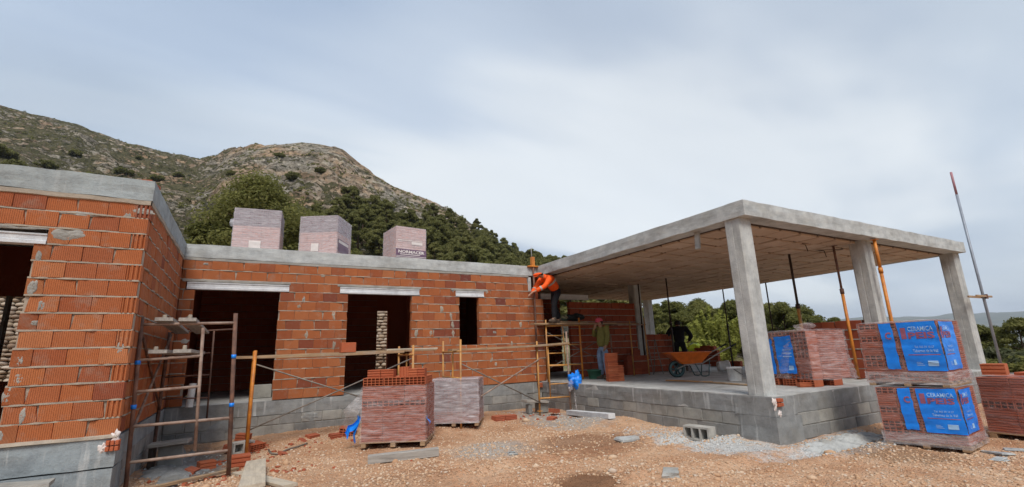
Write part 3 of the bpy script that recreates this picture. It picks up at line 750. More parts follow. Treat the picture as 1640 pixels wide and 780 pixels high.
def spot(cx, cy, rx, ry, wob=.5):
    q = scaled(nt, p, (1/rx, 1/ry, 0), (0, 0, 0), (-cx/rx, -cy/ry, 0)); ln = N(nt, 'ShaderNodeVectorMath', operation='LENGTH'); nt.links.new(q, ln.inputs[0])
    d = math_(nt, 'ADD', ln.outputs['Value'], math_(nt, 'MULTIPLY', math_(nt, 'SUBTRACT', noise(nt, 4, 5, .7, p), .5), wob*2.6))
    r = ramp(nt, [(.62, (1, 1, 1)), (1.0, (0, 0, 0))]); nt.links.new(d, r.inputs[0]); return r.outputs[0]
c = mixc(nt, math_(nt, 'MULTIPLY', spot(3.45, 7.0, .75, .8), .7), c, (.42, .40, .36))
c = mixc(nt, math_(nt, 'MULTIPLY', spot(6.0, 8.9, .9, 1.6), .75), c, (.40, .39, .36))
c = mixc(nt, math_(nt, 'MULTIPLY', spot(-.6, 9.3, .7, 1.6), .85), c, (.22, .22, .21))
c = mixc(nt, math_(nt, 'MULTIPLY', spot(3.55, 4.75, .55, .45), .8), c, (.19, .09, .045))
c = mixc(nt, math_(nt, 'MULTIPLY', spot(5.0, 6.5, 1.3, .9), .6), c, (.25, .125, .07))
c = mixc(nt, math_(nt, 'MULTIPLY', spot(1.6, 6.0, 1.0, .5), .4), c, (.27, .13, .07))
c = mixc(nt, math_(nt, 'MULTIPLY', spot(6.40, 5.5, .75, 1.45, .6), .95), c, (.60, .595, .57))
c = mixc(nt, math_(nt, 'MULTIPLY', spot(7.8, 4.10, 1.3, .55, .6), .95), c, (.64, .64, .62))
c = mixc(nt, math_(nt, 'MULTIPLY', spot(7.6, 3.5, .7, .8), .6), c, (.25, .15, .085))
# away from the site: dry grass and scrub earth
rl = N(nt, 'ShaderNodeVectorMath', operation='LENGTH'); nt.links.new(p, rl.inputs[0])
fr = ramp(nt, [(0, (0, 0, 0)), (1, (1, 1, 1))]); nt.links.new(math_(nt, 'DIVIDE', math_(nt, 'SUBTRACT', rl.outputs['Value'], 20), 12, True), fr.inputs[0])
scr = ramp(nt, [(.35, (.15, .145, .075)), (.5, (.26, .23, .13)), (.66, (.40, .33, .21))]); nt.links.new(noise(nt, .8, 7, .7, p), scr.inputs[0])
c = mixc(nt, fr.outputs[0], c, scr.outputs[0]); c = mixc(nt, math_(nt, 'MULTIPLY', spot(28.5, 8.2, 7, 2.6, .5), .9), c, (.56, .46, .34))
c = mixc(nt, math_(nt, 'MULTIPLY', spot(22, 19.5, 6, 4, .6), .8), c, (.50, .43, .30))
nt.links.new(c, b.inputs['Base Color'])
hh = math_(nt, 'ADD', math_(nt, 'MULTIPLY', pm_.outputs[0], .8), math_(nt, 'ADD', noise(nt, 30, 5, .7, p), math_(nt, 'MULTIPLY', v2.outputs['Distance'], -.8)))
bump(nt, b, hh, .9, .025)
def axis(fine0, fine1, st, lo, hi):
    a = list(np.arange(fine0, fine1, st)); s = st; x = a[-1]
    while x < hi: s = min(s*1.3, 2.2); x += s; a.append(x)
    s = st; x = a[0]
    while x > lo: s = min(s*1.3, 2.2); x -= s; a.insert(0, x)
    return np.array(a)
gx, gy = np.meshgrid(axis(-2.6, 9.6, .055, -34, 36), axis(2.0, 11.2, .055, -34, 36))
structure('ground', grid_mesh('ground', gx, gy, zall(gx, gy)), M['ground'])

# --- hills: rock, scrub
m, nt, b = new_mat('rocky_hillside', .95, .08); p = wpos(nt); M['hill'] = m
scr = ramp(nt, [(.34, (.035, .036, .016)), (.46, (.095, .088, .045)), (.56, (.15, .13, .072)), (.68, (.26, .215, .13))]); nt.links.new(noise(nt, .26, 9, .80, p), scr.inputs[0])
rockc = ramp(nt, [(.33, (.08, .07, .05)), (.46, (.27, .235, .185)), (.58, (.44, .39, .32)), (.72, (.58, .53, .45))]); nt.links.new(noise(nt, .55, 8, .78, p), rockc.inputs[0])
org = ramp(nt, [(.45, (0, 0, 0)), (.60, (1, 1, 1))]); nt.links.new(noise(nt, .035, 5, .6, scaled(nt, p, (1, 1, .6), (0, 0, 0), (4.0, 2, 0))), org.inputs[0])
rc = mixc(nt, math_(nt, 'MULTIPLY', org.outputs[0], .6), rockc.outputs[0], (.47, .28, .15))
fl = noise(nt, .12, 7, .70, scaled(nt, p, (1, 1, 1.6)))
rg = noise(nt, .022, 4, .55, scaled(nt, p, (1, 1, 1), (0, 0, 0), (9, 3, 1)))
spx = N(nt, 'ShaderNodeSeparateXYZ'); nt.links.new(p, spx.inputs[0])
azn = math_(nt, 'DIVIDE', spx.outputs[0], math_(nt, 'MAXIMUM', spx.outputs[1], 1.0))          # rockier ground east of the saddle
pk = ramp(nt, [(0, (0, 0, 0)), (1, (1, 1, 1))]); nt.links.new(math_(nt, 'DIVIDE', math_(nt, 'ADD', azn, .12), .16, True), pk.inputs[0])
hz_ = math_(nt, 'DIVIDE', math_(nt, 'SUBTRACT', spx.outputs[2], 34), 40, True)
mask = math_(nt, 'ADD', math_(nt, 'ADD', fl, math_(nt, 'MULTIPLY', math_(nt, 'SUBTRACT', rg, .5), .6)), math_(nt, 'MULTIPLY', math_(nt, 'MULTIPLY', pk.outputs[0], hz_), .16))
# boulder cells, two sizes; dark earth and scrub between also paint crevice shade
wv = N(nt, 'ShaderNodeVectorMath', operation='ADD'); nt.links.new(p, wv.inputs[0]); nw = N(nt, 'ShaderNodeTexNoise', Scale=.35, Detail=4.0, Roughness=.6); nt.links.new(p, nw.inputs['Vector'])
ns = N(nt, 'ShaderNodeVectorMath', operation='SCALE'); L(nt, nw, 'Color', ns, 0); ns.inputs['Scale'].default_value = 3.4; L(nt, ns, 0, wv, 1)
def cells(scale, lo, hi, sq):
    v = N(nt, 'ShaderNodeTexVoronoi', Scale=scale, Randomness=1.0); nt.links.new(scaled(nt, wv.outputs[0], (1, 1, sq)), v.inputs['Vector'])
    s_ = N(nt, 'ShaderNodeSeparateColor'); L(nt, v, 'Color', s_, 0)
    th = math_(nt, 'SUBTRACT', math_(nt, 'ADD', math_(nt, 'MULTIPLY', s_.outputs[0], .34), math_(nt, 'MULTIPLY', math_(nt, 'SUBTRACT', mask, .5), 2.2)), v.outputs['Distance'])
    r_ = ramp(nt, [(lo, (0, 0, 0)), (hi, (1, 1, 1))]); nt.links.new(math_(nt, 'ADD', th, .5), r_.inputs[0]); return r_.outputs[0], s_.outputs[1]
m1, b1 = cells(.20, .30, .40, 1.7); m2, b2 = cells(.52, .30, .42, 1.5)
rmix = math_(nt, 'MAXIMUM', m1, math_(nt, 'MULTIPLY', m2, .9))
class _RM: outputs = [rmix]
rm = _RM
shade = ramp(nt, [(0, (.55, .54, .52)), (.5, (1, 1, 1)), (1, (1.25, 1.22, 1.16))]); nt.links.new(b1, shade.inputs[0])
rc = mixc(nt, 1.0, rc, shade.outputs[0], 'MULTIPLY')
c = mixc(nt, rmix, scr.outputs[0], rc)
bu = ramp(nt, [(.575, (0, 0, 0)), (.61, (1, 1, 1))]); nt.links.new(noise(nt, .30, 6, .68, scaled(nt, p, (1, 1, 1), (0, 0, 0), (31, 7, 3))), bu.inputs[0])
c = mixc(nt, math_(nt, 'MULTIPLY', bu.outputs[0], .9), c, (.040, .042, .02))
nt.links.new(c, b.inputs['Base Color'])
bump(nt, b, math_(nt, 'ADD', math_(nt, 'MULTIPLY', rm.outputs[0], .6), math_(nt, 'ADD', noise(nt, .5, 7, .7, p), fl)), 1.0, 2.2)
az = np.radians(np.concatenate([np.arange(-180, -26, 2.0), np.arange(-26, 40, .17), np.arange(40, 82, .7), np.arange(82, 180.1, 2.0)]))
rr_ = np.concatenate([np.geomspace(27, 120, 46), np.arange(121.2, 440, 1.15), [450, 470, 500, 530, 560, 620, 700, 850, 1100, 1500, 2200, 3500, 6000, 12000]])
A, R = np.meshgrid(az, rr_); hx, hy = R*np.sin(A), R*np.cos(A)
hz = zall(hx, hy)-.12*sstep(48, 40, R)
structure('hills', grid_mesh('hills', hx, hy, hz), M['hill'])
m, nt, b = new_mat('far_hillside', .95, .05); p = wpos(nt); M['far_hill'] = m
r = ramp(nt, [(.35, (.07, .085, .05)), (.65, (.16, .15, .10))]); nt.links.new(noise(nt, .004, 6, .65, p), r.inputs[0]); L(nt, r, 0, b, 'Base Color')
azd = np.radians(np.arange(36, 122, .35)); rd = np.linspace(4800, 9000, 26)
A, R = np.meshgrid(azd, rd); t = (R-4800)/4200
ad = np.degrees(A); el = np.interp(ad, [36, 50, 60, 64, 67, 70, 73, 76, 84, 122], [1.6, 1.9, 2.05, 2.25, 2.3, 1.95, 1.9, 2.0, 2.3, 1.8])
prof = np.sin(np.clip(t*1.25, 0, 1)*pi/2)
zd = -75+(75+EYE+R*np.tan(np.radians(el*.96)))*prof*np.where(t > .82, 1-(t-.82)*2, 1)+70*fbm(A*14, R/900, 4)*prof
near_r = np.clip(1-np.abs(t-.25)/.2, 0, 1)*np.interp(ad, [36, 60, 72, 80, 122], [60, 40, 110, 120, 60])*(1+fbm(A*20, R/2000, 3)); zd = np.maximum(zd, -75+near_r)
structure('distant_hills', grid_mesh('distant_hills', R*np.sin(A), R*np.cos(A), zd), M['far_hill'])

# --- loose stones in the near ground: real geometry, one mass
def stone_field(name, n, seed, region, smin, smax, m, power=2.2):
    rs = np.random.RandomState(seed)
    ico = np.array([[0, 0, 1], [.894, 0, .447], [.276, .851, .447], [-.724, .526, .447], [-.724, -.526, .447], [.276, -.851, .447], [.724, .526, -.447], [-.276, .851, -.447], [-.894, 0, -.447], [-.276, -.851, -.447], [.724, -.526, -.447], [0, 0, -1]])
    tri = np.array([[0, 1, 2], [0, 2, 3], [0, 3, 4], [0, 4, 5], [0, 5, 1], [1, 6, 2], [2, 7, 3], [3, 8, 4], [4, 9, 5], [5, 10, 1], [2, 6, 7], [3, 7, 8], [4, 8, 9], [5, 9, 10], [1, 10, 6], [11, 7, 6], [11, 8, 7], [11, 9, 8], [11, 10, 9], [11, 6, 10]])
    P = []
    while len(P) < n:
        q = region(rs, n*2)
        P = q if not len(P) else np.concatenate([P, q])
    P = P[:n]; z = zall(P[:, 0], P[:, 1]); s = smin+(smax-smin)*rs.rand(n)**power
    V = ico[None]*(1+rs.uniform(-.32, .32, (n, 12, 1)))*s[:, None, None]*np.stack([rs.uniform(.7, 1.3, n), rs.uniform(.6, 1.1, n), rs.uniform(.4, .8, n)], -1)[:, None]
    a = rs.rand(n)*2*pi; ca, sa = np.cos(a)[:, None], np.sin(a)[:, None]
    x = V[..., 0]*ca-V[..., 1]*sa; y = V[..., 0]*sa+V[..., 1]*ca
    V = np.stack([x+P[:, 0:1], y+P[:, 1:2], V[..., 2]+z[:, None]+(s*.12)[:, None]], -1).reshape(-1, 3)
    Fa = (tri[None]+12*np.arange(n)[:, None, None]).reshape(-1, 3)
    me = bpy.data.meshes.new(name); me.vertices.add(len(V)); me.vertices.foreach_set('co', V.astype(np.float32).ravel())
    me.loops.add(Fa.size); me.loops.foreach_set('vertex_index', Fa.astype(np.int32).ravel()); me.polygons.add(len(Fa)); me.polygons.foreach_set('loop_start', np.arange(0, Fa.size, 3, dtype=np.int32)); me.update(calc_edges=True)
    return structure(name, me, m, 'stuff')
def free(P):
    x, y = P[:, 0], P[:, 1]
    bad = ((x > X2-.02) & (y > Y2-.02)) | (y > Y0-.02) | ((x < X1+.02) & (y > Y1-.02)) | (np.hypot(x-3.55, y-4.75) < .3)
    grey = (np.hypot((x+.6)/.7, (y-9.3)/1.5) < .9)
    return P[~bad & ~grey]
def reg_near(rs, k):
    d = 3.6+7.5*rs.rand(k)**1.3; a = np.radians(rs.uniform(-16, 80, k)); P = np.stack([d*np.sin(a), d*np.cos(a)], -1)
    kk = fbm(P[:, 0]*.9+4, P[:, 1]*.9, 3)+.55*rs.rand(k)
    return free(P[kk > .12])
m, nt, b = new_mat('limestone_chip', .9, .15); M['chip'] = m
rn = N(nt, 'ShaderNodeNewGeometry').outputs['Random Per Island']
r = ramp(nt, [(0, (.42, .21, .11)), (.3, (.56, .34, .20)), (.6, (.66, .48, .33)), (.85, (.72, .60, .46)), (1, (.60, .55, .48))]); nt.links.new(rn, r.inputs[0])
c = mixc(nt, noise(nt, 25, 4, .6, wpos(nt)), r.outputs[0], (.48, .31, .19)); nt.links.new(c, b.inputs['Base Color']); bump(nt, b, noise(nt, 90, 3, .6, wpos(nt)), .4, .004)
stone_field('gravel', 34000, 3, reg_near, .005, .026, M['chip'], 2.0)
stone_field('rubble', 260, 9, reg_near, .022, .075, M['chip'], 3.0)

m, nt, b = new_mat('mortar_chip', .9, .15); M['mortar_chip'] = m
rn = N(nt, 'ShaderNodeNewGeometry').outputs['Random Per Island']; r = ramp(nt, [(0, (.34, .335, .32)), (.5, (.46, .455, .44)), (1, (.60, .60, .58))]); nt.links.new(rn, r.inputs[0]); L(nt, r, 0, b, 'Base Color')
def reg_grey(rs, k):
    cx = np.array([[6.45, 5.7, .55, 1.2], [7.8, 4.1, 1.2, .42], [6.1, 8.7, .7, 1.3], [3.45, 7.0, .55, .55], [-.6, 9.2, .5, 1.2], [6.0, 10.3, .9, .4]]); i = rs.choice(6, k, p=[.3, .3, .2, .05, .1, .05]); q = rs.normal(size=(k, 2))*.55
    P = np.stack([cx[i, 0]+q[:, 0]*cx[i, 2], cx[i, 1]+q[:, 1]*cx[i, 3]], -1); x, y = P[:, 0], P[:, 1]
    return P[~(((x > X2-.02) & (y > Y2-.02)) | (y > Y0-.02) | ((x < X1+.02) & (y > Y1-.02)))]
stone_field('mortar_crumbs', 3600, 13, reg_grey, .003, .022, M['mortar_chip'], 2.6)
def reg_brick(rs, k):
    cx = np.array([[.1, 7.6, .8, .5], [-.4, 8.6, .5, .6], [.7, 9.3, .8, .5], [1.6, 9.9, .7, .4], [5.6, 9.6, .8, .4], [.2, 9.6, .5, .4]]); i = rs.choice(6, k, p=[.3, .2, .15, .1, .1, .15]); q = rs.normal(size=(k, 2))*.7
    P = np.stack([cx[i, 0]+q[:, 0]*cx[i, 2], cx[i, 1]+q[:, 1]*cx[i, 3]], -1); x, y = P[:, 0], P[:, 1]
    return P[~(((x > X2-.05) & (y > Y2-.05)) | (y > Y0-.05) | ((x < X1+.05) & (y > Y1-.05)))]
stone_field('brick_shards', 420, 17, reg_brick, .006, .05, M['brick_loose_stuff'], 2.8)
# --- grey spill of dry mortar along the terrace foot
def spill(name, cx, cy, rx, ry, th, m, seed, rz=0):
    n = 120; rings = 22; vs = []; fs = []
    for k in range(rings+1):
        t = k/rings
        for j in range(n):
            a = 2*pi*j/n; w = 1+1.0*float(fbm(np.array(cos(a)*1.7+seed), np.array(sin(a)*1.7-seed), 5, 2.1, .62))
            px, py = rx*t*w*cos(a), ry*t*w*sin(a); X, Y = cx+px*cos(rz)-py*sin(rz), cy+px*sin(rz)+py*cos(rz)
            h = th*(1-t**1.7)*(.8+1.2*float(fbm(np.array(X*5.), np.array(Y*5.), 4)))+.02*float(fbm(np.array(X*17.), np.array(Y*17.), 2))*(1-t)
            vs.append((X, Y, gz(X, Y)+.012+h-.05*(t > .99)))
    for k in range(rings):
        for j in range(n): fs.append((k*n+j, k*n+(j+1) % n, (k+1)*n+(j+1) % n, (k+1)*n+j))
    mb = MB(); mb.add(vs, fs); me = mb.mesh(name, True); fix_normals(me); return structure(name, me, m, 'stuff')
M['spill'] = mat_concrete('dry_spill', (.43, .42, .39), (1, 1, 1), .45, warm=(.40, .28, .17))
M['spill_white'] = mat_concrete('white_spill', (.42, .425, .41), (3, 3, 3), .6, warm=(.42, .36, .28))
spill('mortar_spill', 7.6, 4.17, .55, .20, .07, M['spill_white'], 5.1)
spill('mortar_spill', 8.3, 4.22, .55, .25, .07, M['spill_white'], 8.3, -.1)
spill('mortar_spill', -.75, 9.35, .42, 1.3, .05, M['plinth'], 7.7)
# ================================================================== placing helpers (photograph rays against known planes)
_RM = (_r, _u, _fw)
def ray(px, py):
    return _r*((px-820)/F_PX)+_u*(-(py-390)/F_PX)+_fw
def onY(px, py, Y): d = ray(px, py); t = Y/d.y; return Vector((d.x*t, Y, EYE+d.z*t))
def onX(px, py, X): d = ray(px, py); t = X/d.x; return Vector((X, d.y*t, EYE+d.z*t))
def onZ(px, py, Z): d = ray(px, py); t = (Z-EYE)/d.z; return Vector((d.x*t, d.y*t, Z))
def onG(px, py):
    z = -.66
    for _ in range(5): p = onZ(px, py, z); z = gz(p.x, p.y)
    return Vector((p.x, p.y, z))

# ================================================================== hollow bricks
def fluted(w, d, h, ridges=3, b=.006):
    prof = []; st = h/ridges
    prof = [(d/2, 0), (d/2, h), (-d/2, h)]
    for k in range(ridges):
        z = h-k*st
        prof += [(-d/2, z-st*.34), (-d/2+.013, z-st*.42), (-d/2+.013, z-st*.66), (-d/2, z-st*.74)]
    prof.append((-d/2, 0))
    mb = MB(); mb.prism(prof, 0, -w/2, w/2); return fix_normals(mb.mesh('brick'))
def holed(w, d, h, nx=3, nz=2, mg=.010, web=.011, deep=.06):
    mb = MB(); xs = [-w/2]; zs = [0]
    hx = (w-2*mg-(nx-1)*web)/nx; hz_ = (h-2*mg-(nz-1)*web)/nz
    for i in range(nx): a = -w/2+mg+i*(hx+web); xs += [a, a+hx]
    for j in range(nz): a = mg+j*(hz_+web); zs += [a, a+hz_]
    xs.append(w/2); zs.append(h); y = -d/2
    idx = lambda i, j: j*len(xs)+i
    vs = [(x, y, z) for z in zs for x in xs]; fs = []
    for j in range(len(zs)-1):
        for i in range(len(xs)-1):
            q = (idx(i, j), idx(i+1, j), idx(i+1, j+1), idx(i, j+1))
            if i % 2 == 1 and j % 2 == 1:
                b0 = len(vs); vs += [(vs[k][0], y+deep, vs[k][2]) for k in q]
                fs.append(tuple(range(b0, b0+4)))
                for k in range(4): fs.append((q[k], q[(k+1) % 4], b0+(k+1) % 4, b0+k))
            else: fs.append(q)
    b0 = len(vs); vs += [(-w/2, -y, 0), (w/2, -y, 0), (w/2, -y, h), (-w/2, -y, h)]
    a0, a1, a2, a3 = idx(0, 0), idx(len(xs)-1, 0), idx(len(xs)-1, len(zs)-1), idx(0, len(zs)-1)
    fs += [(b0+1, b0, b0+3, b0+2), tuple(idx(i, 0) for i in range(len(xs)-1, -1, -1))+(b0, b0+1), tuple(idx(i, len(zs)-1) for i in range(len(xs)))+(b0+2, b0+3)]
    fs += [tuple(idx(0, j) for j in range(len(zs)))+(b0+3, b0), tuple(idx(len(xs)-1, j) for j in range(len(zs)-1, -1, -1))+(b0+1, b0+2)]
    mb.add(vs, fs); return mb.mesh('brick')
_bc = {}
def bmesh_of(kind, w, d, h, m, nx=3, nz=2):
    k = (kind, round(w, 3), round(d, 3), round(h, 3), m.name, nx, nz)
    if k not in _bc:
        me = fluted(w, d, h, 3) if kind == 'F' else (fluted(w, d, h, 1) if kind == 'P' else holed(w, d, h, nx, nz))
        me.materials.append(m); _bc[k] = me
    return _bc[k]

# ================================================================== shrink wrapped pallets
def text_geo(s, bold=.012):
    cu = bpy.data.curves.new('t', 'FONT'); cu.body = s; cu.size = 1; cu.offset = bold; cu.resolution_u = 2
    ob = bpy.data.objects.new('t', cu); COL.objects.link(ob); dg = bpy.context.evaluated_depsgraph_get(); me = bpy.data.meshes.new_from_object(ob.evaluated_get(dg))
    v = np.array([tuple(p.co) for p in me.vertices]); f = [tuple(p.vertices) for p in me.polygons]
    bpy.data.objects.remove(ob); bpy.data.curves.remove(cu); bpy.data.meshes.remove(me)
    v[:, 0] -= v[:, 0].min(); v[:, 1] -= v[:, 1].min(); v[:, 0] /= v[:, 0].max(); v[:, 1] /= v[:, 1].max(); return v, f

class Wrap:
    def __init__(s, w, d, z0, z1, seed, amp=.012, base=.006, flare=None):
        s.w, s.d, s.z0, s.z1, s.seed, s.amp, s.base, s.flare = w, d, z0, z1, seed, amp, base, flare
    def off(s, t, z):
        a = 1-2*abs(float(fbm(np.array(t*1.9+s.seed), np.array(z*11+s.seed*2+t*1.1), 3))); b = float(vnoise(t*6+s.seed, z*34))
        return s.base+s.amp*(max(0, a)*.8+.35*b)
    def __call__(s, t, z, extra=0.0):
        """t runs round the stack from the front left corner: front, right, back, left"""
        w, d = s.w, s.d; per = 2*(w+d); t = t % per; o = s.off(t, z)+extra
        if t < w: p = (-w/2+t, -d/2); n = (0, -1); e = min(t, w-t)
        elif t < w+d: p = (w/2, -d/2+t-w); n = (1, 0); e = min(t-w, w+d-t)
        elif t < 2*w+d: p = (w/2-(t-w-d), d/2); n = (0, 1); e = min(t-w-d, 2*w+d-t)
        else: p = (-w/2, d/2-(t-2*w-d)); n = (-1, 0); e = min(t-2*w-d, per-t)
        x = p[0]*(1+2*o/w); y = p[1]*(1+2*o/d)
        if s.flare: fx, fy = s.flare(t, z); x += fx; y += fy
        return (x, y, z)
    def sheet(s, nt=96, nz=30, t0=0, t1=None):
        t1 = t1 if t1 is not None else 2*(s.w+s.d); mb = MB()
        mb.grid(lambda u, v: s(t0+(t1-t0)*u*.99999, s.z0+(s.z1-s.z0)*v), nt, nz); return mb
    def top(s, n=20):
        mb = MB()
        def fn(u, v):
            x = (u-.5)*(s.w+.02); y = (v-.5)*(s.d+.02); e = min(u, 1-u, v, 1-v)
            return (x, y, s.z1+.004+.016*float(fbm(np.array(x*6+s.seed), np.array(y*6), 3))*min(1, e*8)+.006*min(1, e*20))
        mb.grid(fn, n, n); return mb
    def panel(s, t0, t1, z0, z1, extra=.004, nt=24, nz=14, skew=0.0, rag=0.0):
        mb = MB()
        def fn(u, v):
            t = t0+(t1-t0)*u; r = rag*float(vnoise(v*9+s.seed, u*3)) if rag else 0
            return s(t+skew*(v-.5)+r, z0+(z1-z0)*v+(rag*float(vnoise(u*7, s.seed+v)) if rag else 0), extra)
        mb.grid(fn, nt, nz); return mb
    def text(s, txt, t0, t1, z0, z1, extra=.009, bold=.012):
        v, f = text_geo(txt, bold); mb = MB(); mb.add([s(t0+(t1-t0)*x, z0+(z1-z0)*y, extra) for x, y, _ in v], f); return mb
def stack_bricks(root, w, d, z0, layers, lh, n, m, tmpl=None, side=True, drop=None, nx=3, nz=2, jit=.006, seed=1, core=None, back=False):
    """outer bricks of a stack, layer by layer; layers is a string of F (fluted), H (holes), P (plain)"""
    rr = random.Random(seed); bw = w/n; dp = min(.25, d*.3); nd = max(2, int(round((d-dp)/.27))); bd = (d-dp)/nd
    for k, kind in enumerate(layers):
        z = z0+k*lh; mm = m[k] if isinstance(m, (list, tuple)) else m; top = (k == len(layers)-1)
        for i in range(n):
            if drop and drop(i, k): continue
            me = bmesh_of(kind, bw-.005, dp, lh-.005, mm, nx, nz)
            link('brick', me, None, root, (-w/2+(i+.5)*bw+rr.uniform(-jit, jit)*.3, -d/2+dp/2+rr.uniform(-jit, jit), z+.002), (0, 0, rr.uniform(-.008, .008)))
        if side:
            for sx in (-1, 1):
                for j in range(nd):
                    me = bmesh_of(kind if kind != 'H' else 'F', bd-.005, .22, lh-.005, mm, nx, nz)
                    link('brick', me, None, root, (sx*(w/2-.11+rr.uniform(-jit, jit)*.6), -d/2+dp+(j+.5)*bd, z+.002), (0, 0, sx*pi/2))
        if top:
            mb = MB(); mb.bbox(-w/2+.222, w/2-.222, -d/2+dp+.003, d/2-.02, z+.004, z+lh-.006)
            o = part('brick_core', mb, mm, root); o['kind'] = 'stuff'
    mb = MB(); mb.bbox(-w/2+.222, w/2-.222, -d/2+dp+.003, d/2-.02, z0, z0+(len(layers)-1)*lh); part('brick_core', mb, core or M['brick_dark'], root, kind='stuff')
def wood_pallet(root, w, d, h=.09, m=None):
    m = m or M['wood']
    for i, y in enumerate(np.linspace(-d/2+.06, d/2-.06, 4)):
        mb = MB(); mb.cbox((0, y, h-.011), (w, .10, .020), .003); part('board', mb, m, root)
    for x in (-w/2+.06, 0, w/2-.06):
        mb = MB(); mb.cbox((x, 0, (h-.022)/2), (.08, d-.02, h-.024), .004); part('runner', mb, m, root)
def front_place(A, B, d):
    """centre and rotation for a stack whose front bottom edge runs from A (left) to B (right)"""
    a = atan2(B[1]-A[1], B[0]-A[0]); mx, my = (A[0]+B[0])/2, (A[1]+B[1])/2
    return (mx-sin(a)*d/2, my+cos(a)*d/2), a, math.hypot(B[0]-A[0], B[1]-A[1])

# --- front pallet, half unwrapped
(cx, cy), a, w = front_place((1.74, 8.44), (2.70, 7.92), 1.0); zb = gz(cx, cy)+.0
t = thing('brick_pallet', 'tall front pallet of red bricks in torn film with loose bricks on top', 'brick pallet', (cx, cy, -.665), a, 'wrapped brick pallets on the ground')
wood_pallet(t, w, 1.0, .09); w_ = w-.03
stack_bricks(t, w_, .96, .09, 'FFFFFHFF', .1085, 3, M['brick_dark'], nx=4, nz=2, seed=5)
W_ = Wrap(w_, .96, .075, .965, 3.3, .020, .006); part('plastic_wrap', W_.sheet(120, 44), M['film'], t, True); part('plastic_wrap', W_.top(), M['film'], t, True)
mb = MB(); per = 2*(w_+.96)
mb.grid(lambda u, v: (-w_/2-.02-.34*u+.03*sin(v*9), -.40+.06*sin(u*5+v*4)+.14*u, .92-.62*u*(.55+.45*v)-.30*v*(1-u*.5)), 14, 14); part('torn_film', mb, M['film_clear'], t, True)
mb = MB(); mb.grid(lambda u, v: (-w_/2-.03-.27*u*(1-v*.2)+.02*sin(u*8), -.44+.03*sin(v*5), .50-.24*u-.10*v+.02*sin(u*11)), 12, 6); part('blue_tatter', mb, M['blue_film'], t, True)
mb = MB(); mb.grid(lambda u, v: (-w_/2-.045-.05*u+.02*sin(v*7)-.05*v, -.46+.05*u, .50-.42*v+.02*sin(u*9)), 6, 14); part('blue_tatter', mb, M['blue_film'], t, True)
mb = MB(); mb.grid(lambda u, v: (w_/2+.03+.03*sin(v*6), -.40+.10*u, .30+.17*v), 5, 8); part('blue_tatter', mb, M['blue_film'], t, True)
# loose bricks on top: top-level things
GT = 'loose bricks laid on top of the front pallet'
ca, sa = cos(a), sin(a); ztop = -.665+.09+8*.1085+.012
def put(me, lx, ly, z, rz=0.0, rx=0.0, lab='', grp=GT, ry=0.0):
    o = bpy.data.objects.new('hollow_brick', me); COL.objects.link(o); o.location = (cx+lx*ca-ly*sa, cy+lx*sa+ly*ca, z); o.rotation_euler = (rx, ry, a+rz); return tag(o, lab, 'brick', grp)
bw3 = w_/3
for i in range(3): put(bmesh_of('H', bw3-.012, .27, .135, M['brick_new'], 5, 3), -w_/2+(i+.5)*bw3, -.48+.14, ztop, 0, 0, ['left', 'middle', 'right'][i]+' one of three holed brick ends in the lower loose row on the front pallet', None)
for j in range(2): put(bmesh_of('F', .24, .25, .135, M['brick_new']), -w_/2+.11-.03*j, -.10+.27*j, ztop, -pi/2, 0, ['nearer', 'farther'][j]+' ridged brick at the left side of the lower loose row on the front pallet', None)
for j in range(2): put(bmesh_of('F', .24, .25, .135, M['brick_new']), w_/2-.13, -.10+.27*j, ztop, pi/2, 0, ['nearer', 'farther'][j]+' ridged brick at the right side of the lower loose row on the front pallet', None)
put(bmesh_of('P', .50, .50, .13, M['brick_new']), 0, .10, ztop, 0, 0, 'flat topped brick slab in the middle of the loose rows on the front pallet')
zt2 = ztop+.138
for i, x in enumerate((-.36, -.135)): put(bmesh_of('F', .215, .23, .125, M['brick_new']), x, -.32, zt2, .0, 0, ['leftmost ridged brick of the top loose row on the front pallet', 'second ridged brick from the left in the top loose row on the front pallet'][i], None)
put(bmesh_of('F', .165, .23, .155, M['brick_new']), .075, -.33, zt2+.078, 0, 0, 'brick set upright with vertical grooves in the top loose row on the front pallet', None, pi/2)
for i, x in enumerate((.26, .43)): put(bmesh_of('F', [.205, .125][i], .23, .125, M['brick_new']), x+.01, -.32, zt2, .0, 0, ['second ridged brick from the right in the top loose row on the front pallet', 'rightmost short ridged brick of the top loose row on the front pallet'][i], None)
put(bmesh_of('F', .24, .24, .12, M['brick_new']), -.33, -.03, zt2, -pi/2+.1, 0, 'ridged brick behind the left end of the top loose row on the front pallet', None)
put(bmesh_of('F', .24, .22, .12, M['brick_new']), .32, -.04, zt2, pi/2, 0, 'ridged brick behind the right end of the top loose row on the front pallet', None)

# --- second pallet, milky film
(cx2, cy2), a2, w2 = front_place((3.27, 9.52), (4.16, 8.98), .95)
t = thing('brick_pallet', 'smaller brick pallet clouded by greyish white film behind the front pallet', 'brick pallet', (cx2, cy2, gz(cx2, cy2)-.005), a2, 'wrapped brick pallets on the ground')
wood_pallet(t, w2, .92, .08)
stack_bricks(t, w2-.03, .92, .08, 'FHHHHHHH', .102, 5, [M['brick_dark']]*2+[M['brick_grey']]*6, nx=3, nz=3, seed=8, core=M['brick_grey'])
W_ = Wrap(w2-.03, .92, .06, .90, 7.1, .020, .008); part('plastic_wrap', W_.sheet(110, 36), M['film_white'], t, True); part('plastic_wrap', W_.top(), M['film_white'], t, True)
mb = MB(); part('film_edge', mb.grid(lambda u, v: (-w2/2+w2*u, -.46-.02+.02*sin(u*17), .90+.03*v+.02*float(vnoise(u*9, 2.))), 30, 3), M['film_white'], t, True)

